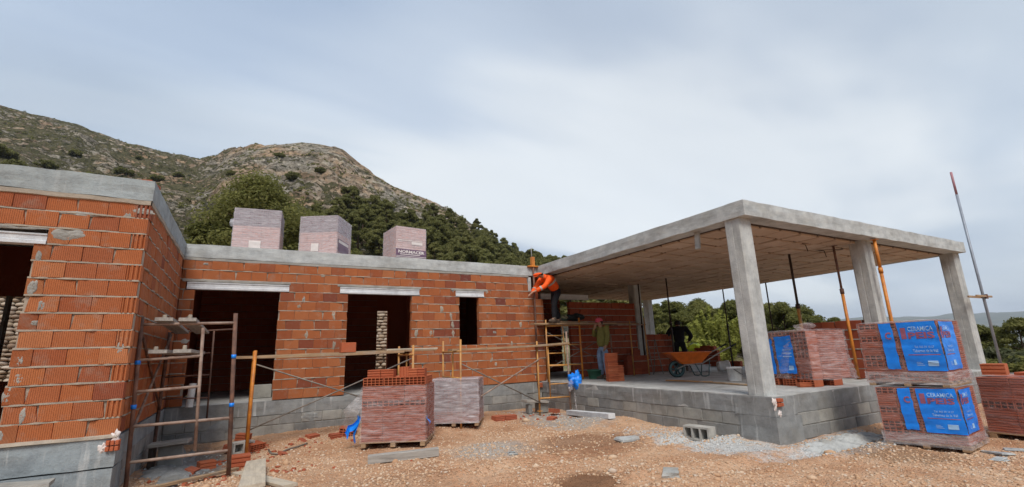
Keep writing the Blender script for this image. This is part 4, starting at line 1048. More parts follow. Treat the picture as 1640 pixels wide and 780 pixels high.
# --- right hand double stack with blue print
def blue_pallet(lab, A, B, z, d, h, seed, layers, lean=0.0, mirror=False):
    (cx, cy), a, w = front_place(A, B, d)
    t = thing('brick_pallet', lab, 'brick pallet', (cx, cy, z), a, 'pallets of blue printed brick packs'); t.rotation_euler = (radians(lean), radians(lean*.6), a)
    wood_pallet(t, w, d, .075); lh = (h-.085)/len(layers)
    stack_bricks(t, w-.03, d-.04, .075, layers, lh, 4, M['brick_dark'], nx=3, nz=2, seed=seed)
    W_ = Wrap(w-.03, d-.04, .05, h, seed*1.7, .014, .006); w = w-.03; d = d-.04
    part('plastic_wrap', W_.sheet(120, 36), M['film_thin'], t, True); part('plastic_wrap', W_.top(), M['film_white'], t, True)
    zt, zb_ = h-.015, .235
    W3_ = Wrap(w, d, .03, .20, seed*2.9, .020, .010); part('film_skirt', W3_.sheet(110, 8), M['film_clear'], t, True)
    part('printed_film', W_.panel(w*.30, w*.46, zb_-.0, zt, .004, 10, 18, -.02, .014), M['blue_film'], t, True)
    part('printed_film', W_.panel(w*.53, w*.985, zb_-.02, zt, .004, 26, 20, -.03, .008), M['blue_film'], t, True)
    part('printed_film', W_.panel(w*1.03, w*1.03+d*.62, zb_-.01, zt-.01, .004, 26, 20, 0, .008), M['blue_film'], t, True)
    hh = zt-zb_
    for off, ww in ((w*.60, w*.34), (w+d*.10, w*.34)):
        part('lettering', W_.text('CERAMICA', off+ww*.12, off+ww*.98, zt-hh*.20, zt-hh*.10), M['white_print'], t)
        part('lettering', W_.text('PEIS', off+ww*.10, off+ww*1.0, zt-hh*.36, zt-hh*.22, bold=.035), M['red_print'], t)
        part('print_bars', W_.panel(off-ww*.14, off+ww*.04, zt-hh*.36, zt-hh*.12, .008, 4, 4), M['red_print'], t)
        part('lettering', W_.text('Tel. 965 59 10 27', off+ww*.24, off+ww*.88, zt-hh*.555, zt-hh*.51), M['white_print'], t)
        part('lettering', W_.text('Tabernes de la Vall', off+ww*.16, off+ww*.98, zt-hh*.645, zt-hh*.585), M['white_print'], t)
        part('print_line', W_.panel(off-ww*.02, off+ww*1.05, zt-hh*.705, zt-hh*.688, .008, 12, 2), M['red_print'], t)
        part('print_box', W_.panel(off+ww*.58, off+ww*.92, zt-hh*.93, zt-hh*.82, .008, 8, 4), M['white_print'], t)
        for q in range(3): part('print_line', W_.panel(off+ww*.2, off+ww*(.36+.05*q), zt-hh*(.86+.03*q), zt-hh*(.85+.03*q), .008, 4, 1), M['white_print'], t)
    part('lettering', W_.text('C', w*.355, w*.43, zt-hh*.36, zt-hh*.20, bold=.03), M['red_print'], t)
    return t
blue_pallet('lower pack of the blue printed double brick stack on the right, sagging to one side', (8.10, 3.74), (8.22, 2.82), -.69, .98, .80, 3, 'FHHFHFFH', -1.2)
blue_pallet('upper pack of the blue printed double brick stack on the right', (8.16, 3.84), (8.24, 2.88), .125, .98, .90, 5, 'HFHHFFHFH')
# --- pallet at the right edge
(cx, cy), a, w = front_place((9.74, 3.12), (9.66, 2.0), 1.0)
t = thing('brick_pallet', 'reddish brick pallet in plain film cut off by the right edge of the view', 'brick pallet', (cx, cy, -.69), a, 'wrapped brick pallets on the ground')
wood_pallet(t, w, 1.0, .09); stack_bricks(t, w-.03, .96, .09, 'FFFHFFF', .111, 3, M['brick_dark'], nx=5, nz=2, seed=15)
W_ = Wrap(w-.03, .96, .075, .88, 9.4, .016, .006); part('plastic_wrap', W_.sheet(110, 36), M['film_thin'], t, True); part('plastic_wrap', W_.top(), M['film'], t, True)
p = onX(1609, 603, 9.95)
single('hollow_brick', bmesh_of('F', .27, .2, .16, M['brick_new']), None, 'single orange brick standing on the film covered pallet at the right edge', 'brick', None, (9.98, 2.93, .205), (0, 0, -pi/2+.1))
single('clay_slab', MB().cbox((0, 0, .02), (.5, .3, .04), .004), M['brick_new'], 'flat orange clay slab on the pallet at the right edge', 'clay slab', None, (10.05, 2.45, .205), (0, 0, -pi/2-.15))
# --- draped pallet on the terrace
(cx, cy), a, w = front_place((8.98, 6.02), (8.80, 4.98), 1.0)
def flare(t_, z):
    k = max(0, 1-(z-.12)/.75)
    W0 = w-.05
    s = 1 if W0-.02 < t_ < W0+.97 else 0
    e = sin(pi*min(1, max(0, (t_-W0)/.96))) if s else 0
    return (.34*k**1.4*(.35+.65*e)*s+.035*sin(t_*17+z*3)*k, -.06*k*s+.030*sin(t_*13-z*4)*k)
t = thing('brick_pallet', 'brick pack under loosely draped film on the terrace slab behind the corner column', 'brick pallet', (cx, cy, .004), a)
for i, x in enumerate((-.36, .02, .38)):
    for j, y in enumerate((-.38, .1)): link('brick', bmesh_of('H', .27, .24, .115, M['brick_new'], 4, 3), None, t, (x, y, .001), (0, 0, .04*i))
stack_bricks(t, w-.05, .94, .125, 'HFFHHHH', .122, 4, M['brick_dark'], nx=3, nz=2, seed=19)
W_ = Wrap(w-.05, .94, .125, .995, 4.9, .026, .008, flare); part('plastic_wrap', W_.sheet(130, 34), M['film'], t, True); part('plastic_wrap', W_.top(), M['film_white'], t, True)
W2_ = Wrap(w-.05, .94, .125, .995, 4.9, .026, .008)
part('printed_film', W2_.panel(.14, .28, .20, .86, .004, 8, 16, -.03, .02), M['blue_film'], t, True); part('printed_film', W2_.panel(.34, .70, .22, .90, .004, 16, 16, -.03, .02), M['blue_film'], t, True)
part('print_box', W2_.panel(.56, .66, .28, .36, .009, 4, 3), M['white_print'], t)
for q in range(3): part('print_line', W2_.panel(.48, .66, .52+.06*q, .535+.06*q, .009, 4, 1), M['white_print'], t)
mb = MB(); mb.lathe([(.0, 0), (.05, .02), (.13, .10), (.15, .16), (.10, .2), (0, .21)], n=12); mb.v = [(x*1.5, y*.9, z*.7+.02*sin(x*30)) for x, y, z in mb.v]
part('film_bunch', mb, M['film'], t, True, loc=(.28, -.2, .975))
for k, (px, py, lab) in enumerate([(1258, 616, 'chipped orange brick lying left on the slab before the draped terrace pallet'), (1292, 620, 'orange brick lying right on the slab before the draped terrace pallet')]):
    q = onZ(px, py, 0.0); single('hollow_brick', bmesh_of('F', .27, .12, .07, M['brick_new']), None, lab, 'brick', None, (q.x, q.y, .006), (0, 0, -.9+.3*k))

# --- three pallets on the roof
M['film_skirt'] = M['film_clear']
def roof_pallet(lab, A, B, d, seed, mats, layers, panels):
    (cx, cy), a, w = front_place(A, B, d)
    t = thing('brick_pallet', lab, 'brick pallet', (cx, cy, H+BEAM+.012), a, 'film wrapped pallets on the roof'); h = 1.10
    wood_pallet(t, w, d, .07); lh = (h-.085)/len(layers)
    stack_bricks(t, w-.03, d-.04, .07, layers, lh, 5, mats, nx=4, nz=2, seed=seed, core=M['brick_pink'])
    W_ = Wrap(w-.03, d-.04, .04, h-.005, seed*2.3, .010, .006); part('plastic_wrap', W_.sheet(100, 34), M['film_roof'], t, True); part('plastic_wrap', W_.top(), M['film_roof'], t, True)
    panels(t, W_, w-.03, d-.04, h); return t
lo4 = [M['brick_pink']]*6+[M['brick_plum']]*4
def p1(t, W_, w, d, h):
    part('paper_label', W_.panel(.36*w, .60*w, .14, .34, .006, 8, 6), M['cream_print'], t)
    mb = MB(); mb.lathe([(0, -.02), (.06, -.01), (.085, .05), (.07, .14), (0, .17)], n=14); part('film_bulge', mb, M['film_white'], t, True, loc=(-w/2-.02, -d/2+.12, .70))
def p2(t, W_, w, d, h):
    part('plum_band', W_.panel(w+.08, w+d*.80, .20, .52, .005, 14, 8), M['plum_print'], t, True)
    part('white_band', W_.panel(w+.10, w+d*.78, .43, .50, .008, 12, 3), M['cream_print'], t, True)
    part('paper_label', W_.panel(.33*w, .52*w, .20, .40, .006, 8, 6), M['cream_print'], t)
def p3(t, W_, w, d, h):
    part('plum_band', W_.panel(.01, w*.99, .17, .47, .005, 24, 8), M['plum_print'], t, True)
    part('lettering', W_.text('NORMACER', .09*w, .92*w, .355, .44, .010, .03), M['cream_print'], t)
    part('print_line', W_.panel(.15*w, .78*w, .315, .335, .010, 12, 2), M['cream_print'], t)
    for q in range(3): part('print_line', W_.panel(.02, w*.98, .20+.035*q, .212+.035*q, .010, 12, 1), M['cream_print'], t)
    part('white_band', W_.panel(.03, w*.98, .045, .15, .006, 18, 4, 0, .02), M['cream_print'], t, True)
    part('white_band', W_.panel(.06*w, .84*w, .70, .725, .006, 18, 3, .0, .01), M['cream_print'], t, True)
    part('paper_label', W_.panel(.50*w, .86*w, .61, .69, .007, 10, 4), M['cream_print'], t)
roof_pallet('left of the three film wrapped packs on the roof, dark gridded bricks over pink ones', (-.50, 11.98), (.48, 11.86), 1.0, 3, lo4, 'P'*6+'H'*4, p1)
roof_pallet('middle of the three packs on the roof, turned to show a purple side label', (.90, 12.20), (1.72, 11.74), 1.0, 5, lo4, 'P'*6+'H'*4, p2)
roof_pallet('right of the three packs on the roof, pink with a purple lettered band', (3.27, 12.16), (4.16, 12.26), 1.0, 7, [M['brick_pink']]*10, 'P'*10, p3)
# ================================================================== rusty scaffold at the left
def frame_part(name, pts, r, m, parent, n=8, smooth=True):
    mb = MB(); mb.tube(pts, r, n); return part(name, mb, m, parent, smooth)
def rel(root, *pts): return [Vector(p)-root.location for p in pts]
FY = 7.72; BY = 10.15
A0 = onY(203, 768, FY); A1 = onY(228, 507, FY); B0 = onY(367, 748, FY); B1 = onY(377.5, 502, FY); C1 = onY(325.5, 525, FY); C0 = onY(312, 722, FY)
for q in (A0, B0): q.z = min(q.z, gz(q.x, q.y)+.02)
t = thing('scaffold_frame', 'rusty mortar splashed scaffold tower beside the left brick wing', 'scaffold', ((A0.x+B0.x)/2, FY, gz(-.6, FY)))
frame_part('leg', rel(t, A0, A1), .024, M['steel_rust'], t); frame_part('leg', rel(t, B0, B1), .027, M['steel_rust'], t)
frame_part('inner_leg', rel(t, C0, C1), .020, M['steel_pale'], t)
def along(P, Q, z): k = (z-P.z)/(Q.z-P.z); return P+(Q-P)*k
for (pa, pb, full) in [((229, 520), (377, 517), 1), ((222, 577), (321, 570), 0), ((215, 628), (317, 619), 0), ((213, 683), (371, 669), 1), ((206, 741), (369, 721), 1)]:
    a_ = along(A0, A1, onY(*pa, FY).z); b_ = along(B0, B1, onY(*pb, FY).z) if full else along(C0, C1, onY(*pb, FY).z)
    frame_part('rung', rel(t, a_, b_), .019, M['steel_pale'], t)
D1 = onY(272, 532, BY); D0 = Vector((D1.x-.02, BY, gz(D1.x, BY))); E1 = onY(343, 530, BY); E0 = onY(331, 672, BY)
frame_part('rear_leg', rel(t, D0, D1), .026, M['steel_rust'], t); frame_part('rear_leg', rel(t, E0, E1), .014, M['steel_rust'], t)
for (pa, pb) in [((270, 533), (376, 527)), ((268, 570), (337, 565)), ((268, 604), (335, 600)), ((262, 639), (332, 637))]:
    frame_part('rear_rung', rel(t, along(D0, D1, onY(*pa, BY).z), onY(*pb, BY)), .013, M['steel_rust'], t)
frame_part('brace', rel(t, along(A0, A1, 1.25), Vector((D0.x+.02, BY, .05))), .016, M['steel_rust'], t)
frame_part('brace', rel(t, along(A0, A1, -.05), Vector((D1.x+.03, BY, 1.28))), .017, M['steel_pale'], t)
for P, Q, z in ((A0, A1, .82), (A0, A1, .28), (B0, B1, .86), (B0, B1, .22)):
    q = along(P, Q, z)-t.location; mb = MB(); mb.tube([(q.x, q.y, q.z-.025), (q.x, q.y, q.z+.025)], .031, 8); part('blue_tape', mb, M['blue_film'], t, True)
for x, z in ((-.98, 1.395), (-.70, 1.40), (-1.03, .985), (-.72, .995)):
    q = Vector((x, FY, z))-t.location; mb = MB(); mb.cbox(tuple(q), (.045, .055, .06), .008); part('clamp', mb, M['mortar'], t)
def plank(lab, P, Q, w, th, m, grp='scaffold boards', name='plank', roll=0.0, cat='plank', sag=0.0):
    P, Q = Vector(P), Vector(Q); d = Q-P; Ln = d.length; rr = random.Random(int(Ln*1000)); mb = MB(); k = 10
    prof = [(-w/2+.004, -th/2), (w/2-.004, -th/2), (w/2, -th/2+.004), (w/2, th/2-.004), (w/2-.004, th/2), (-w/2+.004, th/2), (-w/2, th/2-.004), (-w/2, -th/2+.004)]
    vs = []; fs = []
    for i in range(k+1):
        s = i/k; dz = -sag*sin(pi*s)+.004*float(vnoise(s*6, Ln)); tw = .02*float(vnoise(s*2, Ln*3))
        for a, b in prof: vs.append((s*Ln-Ln/2, a+.003*float(vnoise(s*11, a*40)), b+dz+tw*a))
    for i in range(k):
        for j in range(8): fs.append((i*8+j, i*8+(j+1) % 8, (i+1)*8+(j+1) % 8, (i+1)*8+j))
    fs += [tuple(range(7, -1, -1)), tuple(range(k*8, k*8+8))]
    mb.add(vs, fs); me = mb.mesh(name); fix_normals(me); me.materials.append(m)
    o = bpy.data.objects.new(name, me); COL.objects.link(o); o.location = (P+Q)/2
    X = d.normalized(); Z = Vector((0, 0, 1)); Y = Z.cross(X).normalized(); Z = X.cross(Y)
    o.rotation_euler = (Matrix((X, Y, Z)).transposed() @ Matrix.Rotation(roll, 3, 'X')).to_euler()
    return tag(o, lab, cat, grp)
plank('upper splashed board laid inside the rusty scaffold next to the wing wall', (-.98, FY-.06, 1.365), (-1.02, BY+.1, 1.325), .20, .045, M['wood_grey'])
plank('second upper board laid inside the rusty scaffold towards the doorway', (-.72, FY-.08, 1.36), (-.72, BY+.15, 1.32), .20, .045, M['wood_grey'])
plank('lower board laid inside the rusty scaffold next to the wing wall', (-1.0, FY-.06, .95), (-1.02, BY+.1, .955), .20, .045, M['wood_grey'])
plank('second lower board laid inside the rusty scaffold towards the doorway', (-.74, FY-.05, .95), (-.74, BY+.1, .96), .20, .045, M['wood_grey'])

# ================================================================== orange trestles along the main wall
def trestle(lab, x, y0, y1, ztop, m, rungs=(.2, .62), over=.14, r=.022, braces=(), tall=None):
    zg = gz(x, (y0+y1)/2); t = thing('trestle', lab, 'trestle', (x, (y0+y1)/2, zg), group='orange scaffold trestles'); g = lambda p: Vector(p)-t.location
    for k, y in enumerate((y0, y1)): frame_part('leg', [g((x, y, gz(x, y)-.01)), g((x+.005, y, ztop+over))], r, m, t)
    ym = y0+(y1-y0)*.42; frame_part('inner_leg', [g((x, ym, ztop-.05-(ztop-zg)*.62)), g((x, ym, ztop-.02))], r*.75, m, t)
    frame_part('top_bar', [g((x, y0-.02, ztop-.02)), g((x, y1+.02, ztop-.02))], r*.95, m, t)
    for q in rungs: frame_part('rung', [g((x, y0, zg+(ztop-zg)*q)), g((x, y1, zg+(ztop-zg)*q))], r*.75, m, t)
    return t
tA = trestle('orange trestle in front of the left doorway, at the left end of the long board', .13, 9.15, 9.95, .83, M['steel_orange'], over=.13, r=.027)
tB = trestle('orange trestle standing behind the front pallet, in front of the second doorway', 2.86, 9.2, 10.2, .83, M['steel_yellow'], over=.16)
tC = trestle('orange trestle standing behind the clouded pallet below the narrow window', 3.86, 9.2, 10.2, .86, M['steel_yellow'], over=.22)
def brace(P, Q, root, r=.012, m=None): frame_part('brace', rel(root, P, Q), r, m or M['steel_grey'], root)
brace((.14, 9.17, .74), (2.86, 9.22, -.28), tA); brace((.14, 9.17, -.30), (2.86, 9.22, .74), tA)
brace((3.87, 9.25, .60), (6.06, 9.68, -.38), tC, .013); brace((3.87, 9.25, -.30), (6.06, 9.68, .60), tC, .016, M['steel_pale'])
# end frame, facing the camera
t = thing('trestle', 'orange trestle frame standing before the terrace corner with the blue bag tied to it', 'trestle', (6.45, 9.7, gz(6.45, 9.7)), group='orange scaffold trestles')
g = lambda x, z, y=9.70: Vector((x, y, z))-t.location
xl = lambda z: 6.03+.0*z; xr = 6.90
for (x, z1_, m_) in ((6.03, 1.02, M['steel_yellow']), (6.90, 1.24, M['steel_pale'])): frame_part('leg', [g(x, gz(x, 9.7)-.01), g(x, z1_)], .022, m_, t)
frame_part('top_bar', [g(6.0, .90), g(6.94, .93)], .021, M['steel_yellow'], t); frame_part('rung', [g(6.03, -.28), g(6.90, -.30)], .019, M['steel_yellow'], t)
frame_part('inner_leg', [g(6.34, -.29), g(6.34, .91)], .015, M['steel_yellow'], t); frame_part('rung', [g(6.34, .44), g(6.90, .43)], .014, M['steel_yellow'], t); frame_part('rung', [g(6.34, .02), g(6.90, .01)], .014, M['steel_yellow'], t)
mb = MB(); mb.cbox((6.03-t.location.x, 0, gz(6.03, 9.7)+.10-t.location.z), (.10, .10, .012), .003); part('foot_plate', mb, M['steel_yellow'], t)
plank('long scuffed board running in front of both doorways on the orange trestles', (-.16, 9.36, .855), (2.72, 9.42, .87), .20, .045, M['wood'], sag=.015)
plank('board behind the long board on the orange trestles, ending past the second doorway', (.2, 9.66, .86), (3.50, 9.72, .90), .20, .045, M['wood'])
plank('short loose board on top of the boards before the second doorway', (2.4, 9.48, .915), (3.42, 9.40, .915), .16, .03, M['wood_pale'])
plank('long board below the narrow window reaching to the terrace corner', (3.72, 9.42, .875), (6.95, 9.78, .955), .20, .045, M['wood'], sag=.02)
o = single('hollow_brick', bmesh_of('F', .27, .16, .175, M['brick_new'], 3, 2).copy(), None, 'single orange brick standing on the long board in front of the second doorway', 'brick', None, (1.66, 9.38, .886), (0, 0, .1))
me = MB().cbox((0, 0, .09), (.27, .15, .18), .006).mesh('hollow_brick'); me.materials.append(M['brick_new']); o.data = me

# --- working tower on the slab
TY = 10.72
t = thing('trestle', 'orange scaffold frame standing on the terrace slab, carrying the man in the orange jacket', 'trestle', (7.45, TY, 0), group='orange scaffold trestles'); g = lambda x, z, y=TY: Vector((x, y, z))-t.location
l0, l1, r0_, r1_ = onY(878, 606, TY).x, onY(874, 517, TY).x, onY(934, 607, TY).x, onY(927, 510, TY).x
frame_part('leg', [g(l0, .0), g(l1, 1.60)], .022, M['steel_yellow'], t); frame_part('leg', [g(r0_, .0), g(r1_, 1.66)], .026, M['steel_orange'], t)
frame_part('top_bar', [g(l1, 1.44), g(r1_, 1.46)], .022, M['steel_yellow'], t)
for z in (.95, .42): frame_part('rung', [g(l0+(l1-l0)*z/1.6, z), g(r0_+(r1_-r0_)*z/1.6, z-.02)], .018, M['steel_yellow'], t)
xm = onY(904, 560, TY).x; frame_part('inner_leg', [g(xm+.02, .42), g(xm-.02, 1.45)], .016, M['steel_yellow'], t); frame_part('rung', [g(l0, .72), g(xm, .72)], .013, M['steel_yellow'], t); frame_part('rung', [g(l0, 1.18), g(xm, 1.18)], .013, M['steel_yellow'], t)
for dx in (0, 2.35):
    pass
t2 = thing('trestle', 'worn trestle standing behind the man in the green jumper', 'trestle', (9.75, 10.95, 0), group='orange scaffold trestles')
for x, y, z1_ in ((9.25, 10.8, 1.20), (9.98, 10.75, 1.58), (10.45, 10.62, 1.66)): frame_part('leg', [Vector((x, y, 0))-t2.location, Vector((x, y, z1_))-t2.location], .019, M['steel_yellow'] if x > 9.5 else M['steel_pale'], t2)
frame_part('top_bar', [Vector((9.2, 10.8, 1.46))-t2.location, Vector((10.5, 10.62, 1.46))-t2.location], .017, M['steel_pale'], t2)
frame_part('rung', [Vector((9.98, 10.75, .40))-t2.location, Vector((10.45, 10.62, .40))-t2.location], .014, M['steel_pale'], t2)
brace((l1, TY+.06, 1.30), (9.25, 10.82, .30), t, .011); brace((l0, TY+.06, .30), (9.25, 10.82, 1.20), t, .011)
plank('upper board the man in the orange jacket stands on, running along the terrace wall', (6.55, 10.72, 1.492), (9.4, 10.78, 1.500), .20, .042, M['wood'])
plank('far upper board behind the orange jacket, nearest the terrace wall', (6.9, 10.945, 1.490), (10.45, 10.945, 1.500), .20, .042, M['wood'])

# ================================================================== steel props under the terrace roof
def prop(lab, x, y, split=1.2, m0=None, m1=None, r0=.030, r1=.022, z1=H-.03):
    m0 = m0 or M['steel_orange']; m1 = m1 or M['steel_dark']; t = thing('steel_prop', lab, 'prop', (x, y, 0), group='steel props under the terrace roof')
    frame_part('outer_tube', [(0, 0, .008), (0, 0, split)], r0, m0, t, 10); frame_part('inner_tube', [(0, 0, split-.02), (0, 0, z1-.008)], r1, m1, t, 10)
    frame_part('collar', [(0, 0, split-.09), (0, 0, split+.02)], r0*1.28, m1, t, 10); frame_part('pin', [(-.06, 0, split+.05), (.06, .02, split+.05)], .007, m1, t, 6)
    for z, n_ in ((.006, 'base_plate'), (z1-.006, 'head_plate')): mb = MB(); mb.cbox((0, 0, z), (.12, .12, .012), .003); part(n_, mb, m1, t)
    return t
prop('dark prop between the rear column and the man in black', 10.9, 10.01, 1.5, M['steel_dark'])
prop('dark prop standing tight in front of the rear column', 10.93, 11.22, 1.5, M['steel_dark'])
prop('dark prop at the far edge of the slab left of the corner column', 15.40, 11.47, 1.5, M['steel_dark'])
prop('prop at the far edge of the slab just right of the corner column, yellow below', 15.42, 9.78, 1.0, M['steel_yellow'])
prop('two tone prop behind the draped pallet, dark above and orange below', 10.96, 6.27, 1.62, M['steel_yellow'], r0=.036, r1=.027)
prop('rusty orange prop left of the middle column', 11.05, 5.34, 1.85, M['steel_orange'], M['steel_rust'], r0=.031, r1=.023)
prop('bright orange prop leaning against the right side of the middle column', 11.29, 4.66, 2.2, M['steel_orange'], M['steel_orange'], r0=.033, r1=.031)
# clutter of bent wire hanging from the soffit
t = thing('hanging_wire', 'bent dark rebar hooks hanging from the soffit between the props', 'wire', (11, 7.2, H-.04))
for (px, py) in ((1290, 392), (1320, 402)):
    q = onZ(px, py, H-.05)-t.location; mb = MB(); mb.tube([q+Vector((-.25, .05, .02)), q, q+Vector((.05, 0, -.14))], .010, 6); part('hook', mb, M['steel_dark'], t, True)
    mb = MB(); mb.tube([q+Vector((-.25, .05, .02)), q+Vector((.35, -.25, .02))], .010, 6); part('rod', mb, M['steel_dark'], t, True)

# ================================================================== guide pole at the inner corner, tall pole at the right
t = thing('guide_pole', 'rusty upright pole with an orange clamp at the corner between house roof and terrace roof', 'pole', (6.83, Y0-.07, -.10))
frame_part('pole', [(0, 0, 0), (0, 0, 3.24)], .026, M['steel_rust'], t)
mb = MB(); mb.cbox((0, .02, 3.33), (.10, .10, .28), .01); part('clamp_head', mb, M['steel_orange'], t)
mb = MB(); mb.cbox((0, .02, 3.20), (.34, .12, .035), .006); part('clamp_plate', mb, M['steel_orange'], t)
frame_part('clamp_rod', [(-.02, .02, 3.45), (-.03, .02, 3.75), (.03, .02, 3.78)], .008, M['lintel'], t)
frame_part('cord', [(.15, .01, 3.20), (.16, 0, 2.75)], .006, M['steel_grey'], t)
p0 = onY(1518, 278, 4.60); 
t = thing('tall_pole', 'very tall thin grey pole with reddish tip lashed upright beside the far right column', 'pole', (15.86, 4.52, -.3))
frame_part('pole', [(0, 0, 0), (0, 0, 4.2)], .030, M['steel_grey2'] if 'steel_grey2' in M else M['pole'], t, 10) if False else None
M['pole'] = mat_plain('grey_pole', (.30, .33, .38), .45, .3, 3, .4, .2, .05); M['pole_red'] = mat_plain('red_pole', (.42, .20, .22), .5, .3, 3)
frame_part('pole', [(0, 0, 0), (0, 0, p0.z+.3-.62)], .030, M['pole'], t, 10); frame_part('pole_tip', [(0, 0, p0.z+.3-.62), (0, 0, p0.z+.3)], .027, M['pole_red'], t, 10)
mb = MB(); mb.cbox((-.20, .06, 2.02), (1.05, .035, .05), .004); part('batten', mb, M['wood'], t); mb = MB(); mb.cbox((-.12, -.05, 2.03), (.95, .035, .045), .004); part('batten', mb, M['wood'], t)
mb = MB(); mb.tube([(0, -.06, 1.97), (0, -.06, 2.08)], .03, 8); part('lashing', mb, M['steel_rust'], t)

# ================================================================== boards, blocks and bricks on the ground
def at_ground(px, py): return onG(px, py)
P_, Q_ = Vector((1.66, 7.42, 0)), Vector((2.64, 7.17, 0)); 
plank('thick grey concrete splashed beam lying before the front pallet', (P_.x, P_.y, gz(P_.x, P_.y)+.055), (Q_.x, Q_.y, gz(Q_.x, Q_.y)+.055), .14, .11, M['wood_grey'], None, 'beam', cat='beam')
P_, Q_ = onG(916, 664), onG(987, 677)
plank('pale precast lintel lying on the ground along the terrace foot', (P_.x-.07, P_.y, P_.z+.06), (Q_.x-.10, Q_.y, Q_.z+.06), .16, .10, M['lintel'], None, 'precast_lintel', cat='lintel')
plank('pale scarred board lying lengthwise at the bottom edge of the view', (.25, 8.15, gz(.25, 8.15)+.10), (.16, 5.9, gz(.16, 5.9)+.17), .25, .04, M['wood_pale'], 'boards lying on the clay', roll=.05)
plank('second pale board crossing under the lengthwise board at the bottom edge', (.04, 7.75, gz(.04, 7.75)+.03), (.55, 6.2, gz(.55, 6.2)+.05), .16, .035, M['wood_pale'], 'boards lying on the clay')
plank('thin batten lying across the clay below the rusty scaffold', (-1.05, 7.05, gz(-1.05, 7.05)+.04), (.02, 8.25, gz(0, 8.25)+.05), .07, .035, M['wood'], 'boards lying on the clay')
plank('short orange batten lying on the terrace slab before the wheelbarrow', onZ(1068, 609, .02), onZ(1140, 612, .02), .09, .03, M['wood_orange'], 'boards lying on the clay')
plank('dirty batten lying on the terrace slab towards the corner column', onZ(1132, 612, .02), onZ(1205, 617, .02), .08, .03, M['wood'], 'boards lying on the clay')
# curved dark cable end
mb = MB(); mb.tube([Vector((onG(430+dx, 722+dy)))+Vector((0, 0, .02)) for dx, dy in ((0, 0), (4, 6), (14, 6), (30, 0), (50, -6), (62, -10))], .014, 7); single('bent_rod', mb, M['steel_grey'], 'bent grey rod lying on the clay left of the front pallet', 'rod', None, smooth=True)
HB = bmesh_of('H', .28, .24, .13, M['brick_new'], 5, 4); FB = bmesh_of('F', .27, .24, .18, M['brick_new']); FS = bmesh_of('F', .26, .20, .10, M['brick_dark']); HS = bmesh_of('H', .22, .24, .11, M['brick_dark'], 4, 3)
GB = 'loose bricks lying around the rusty scaffold'
def loose(me, px, py, rz, dz=0.0, lab='', grp=None, rx=0.0, ry=0.0, sc=1.0):
    q = onG(px, py); o = bpy.data.objects.new('hollow_brick', me); COL.objects.link(o); o.location = (q.x, q.y, q.z-.012+dz); o.rotation_euler = (rx, ry, rz); o.scale = (sc,)*3; return tag(o, lab, 'brick', grp)
loose(FB, 383, 748, .05, 0, 'large ridged orange brick standing at the right foot of the rusty scaffold', GB)
loose(HB, 405, 722, .6, 0, 'big holed brick lying tilted behind the scaffold foot brick', GB, .12)
loose(FS, 372, 724, .9, .03, 'smooth topped brick leaning on the holed brick by the scaffold foot', GB, .3)
loose(FB, 388, 712, -.4, .06, 'brick laid flat on top of the small heap by the orange trestle foot', GB, 0, .1, .8)
loose(FB, 330, 752, .3, -.01, 'ridged brick lying on its side at the bottom below the scaffold rung', GB, 0, 0, .8)
loose(FS, 306, 757, 1.2, 0, 'small broken brick left of the ridged brick below the scaffold rung', GB, .3, 0, .7)
GC = 'broken bricks along the foot of the house'
loose(FS, 500, 703, .5, -.02, 'dark broken brick lying flat at the plinth between doorway and front pallet', GC, .1, 0, .8)
loose(HS, 484, 706, .9, -.03, 'broken brick sherd tilted at the plinth left of the other sherds', GC, .5, .2, .6)
loose(HS, 452, 728, .4, -.02, 'half buried small brick piece in the clay below the bent rod', GC, .2, .3, .6)
loose(HS, 556, 698, -.3, .0, 'dark holed brick standing against the left side of the front pallet', GC, 0, .15, 1.3)
loose(FS, 540, 700, .2, -.02, 'dark brick lying flat next to the holed brick left of the front pallet', GC)
loose(FS, 799, 673, .1, 0, 'left of the pair of dark red bricks on the clay below the window', GC)
loose(FS, 817, 672, -.15, 0, 'right of the pair of dark red bricks on the clay below the window', GC)
loose(FS, 884, 672, .5, -.01, 'dark red brick among rubble at the inner corner of house and terrace', GC, .1, 0, .8)
loose(FS, 888, 665, .2, .07, 'dark red brick lying on another at the inner corner of house and terrace', GC, 0, .1, .8)
# concrete blocks
def cblock(lab, loc, rz, rot=None, cells=3, w=.42, d=.19, h=.2):
    t = MB(); wl = .028; cw = (w-(cells+1)*wl)/cells; hx, hy = w/2, d/2
    t.bbox(-hx, hx, -hy, -hy+.004+wl*.0, 0, .0) if False else None
    t.bbox(-hx, hx, hy-.03, hy, 0, h); t.bbox(-hx, hx, -hy, hy-.031, 0, wl); t.bbox(-hx, hx, -hy, hy-.031, h-wl, h)
    for i in range(cells+1): x = -hx+i*(cw+wl); t.bbox(x, x+wl, -hy, hy-.031, wl+.0005, h-wl-.0005)
    me = t.mesh('concrete_block'); me.materials.append(M['block_pale']); o = bpy.data.objects.new('concrete_block', me); COL.objects.link(o); o.location = loc; o.rotation_euler = rot or (0, 0, rz); return tag(o, lab, 'concrete block', 'loose concrete blocks')
M['block_pale'] = mat_concrete('pale_block', (.44, .42, .38), (1, 1, 1), .3)
q = onG(1128, 701); cblock('pale hollow concrete block showing three cells, standing at the terrace foot', (q.x-.10, q.y, q.z-.005), -pi/2+.12, None, 3, .46, .2, .21)
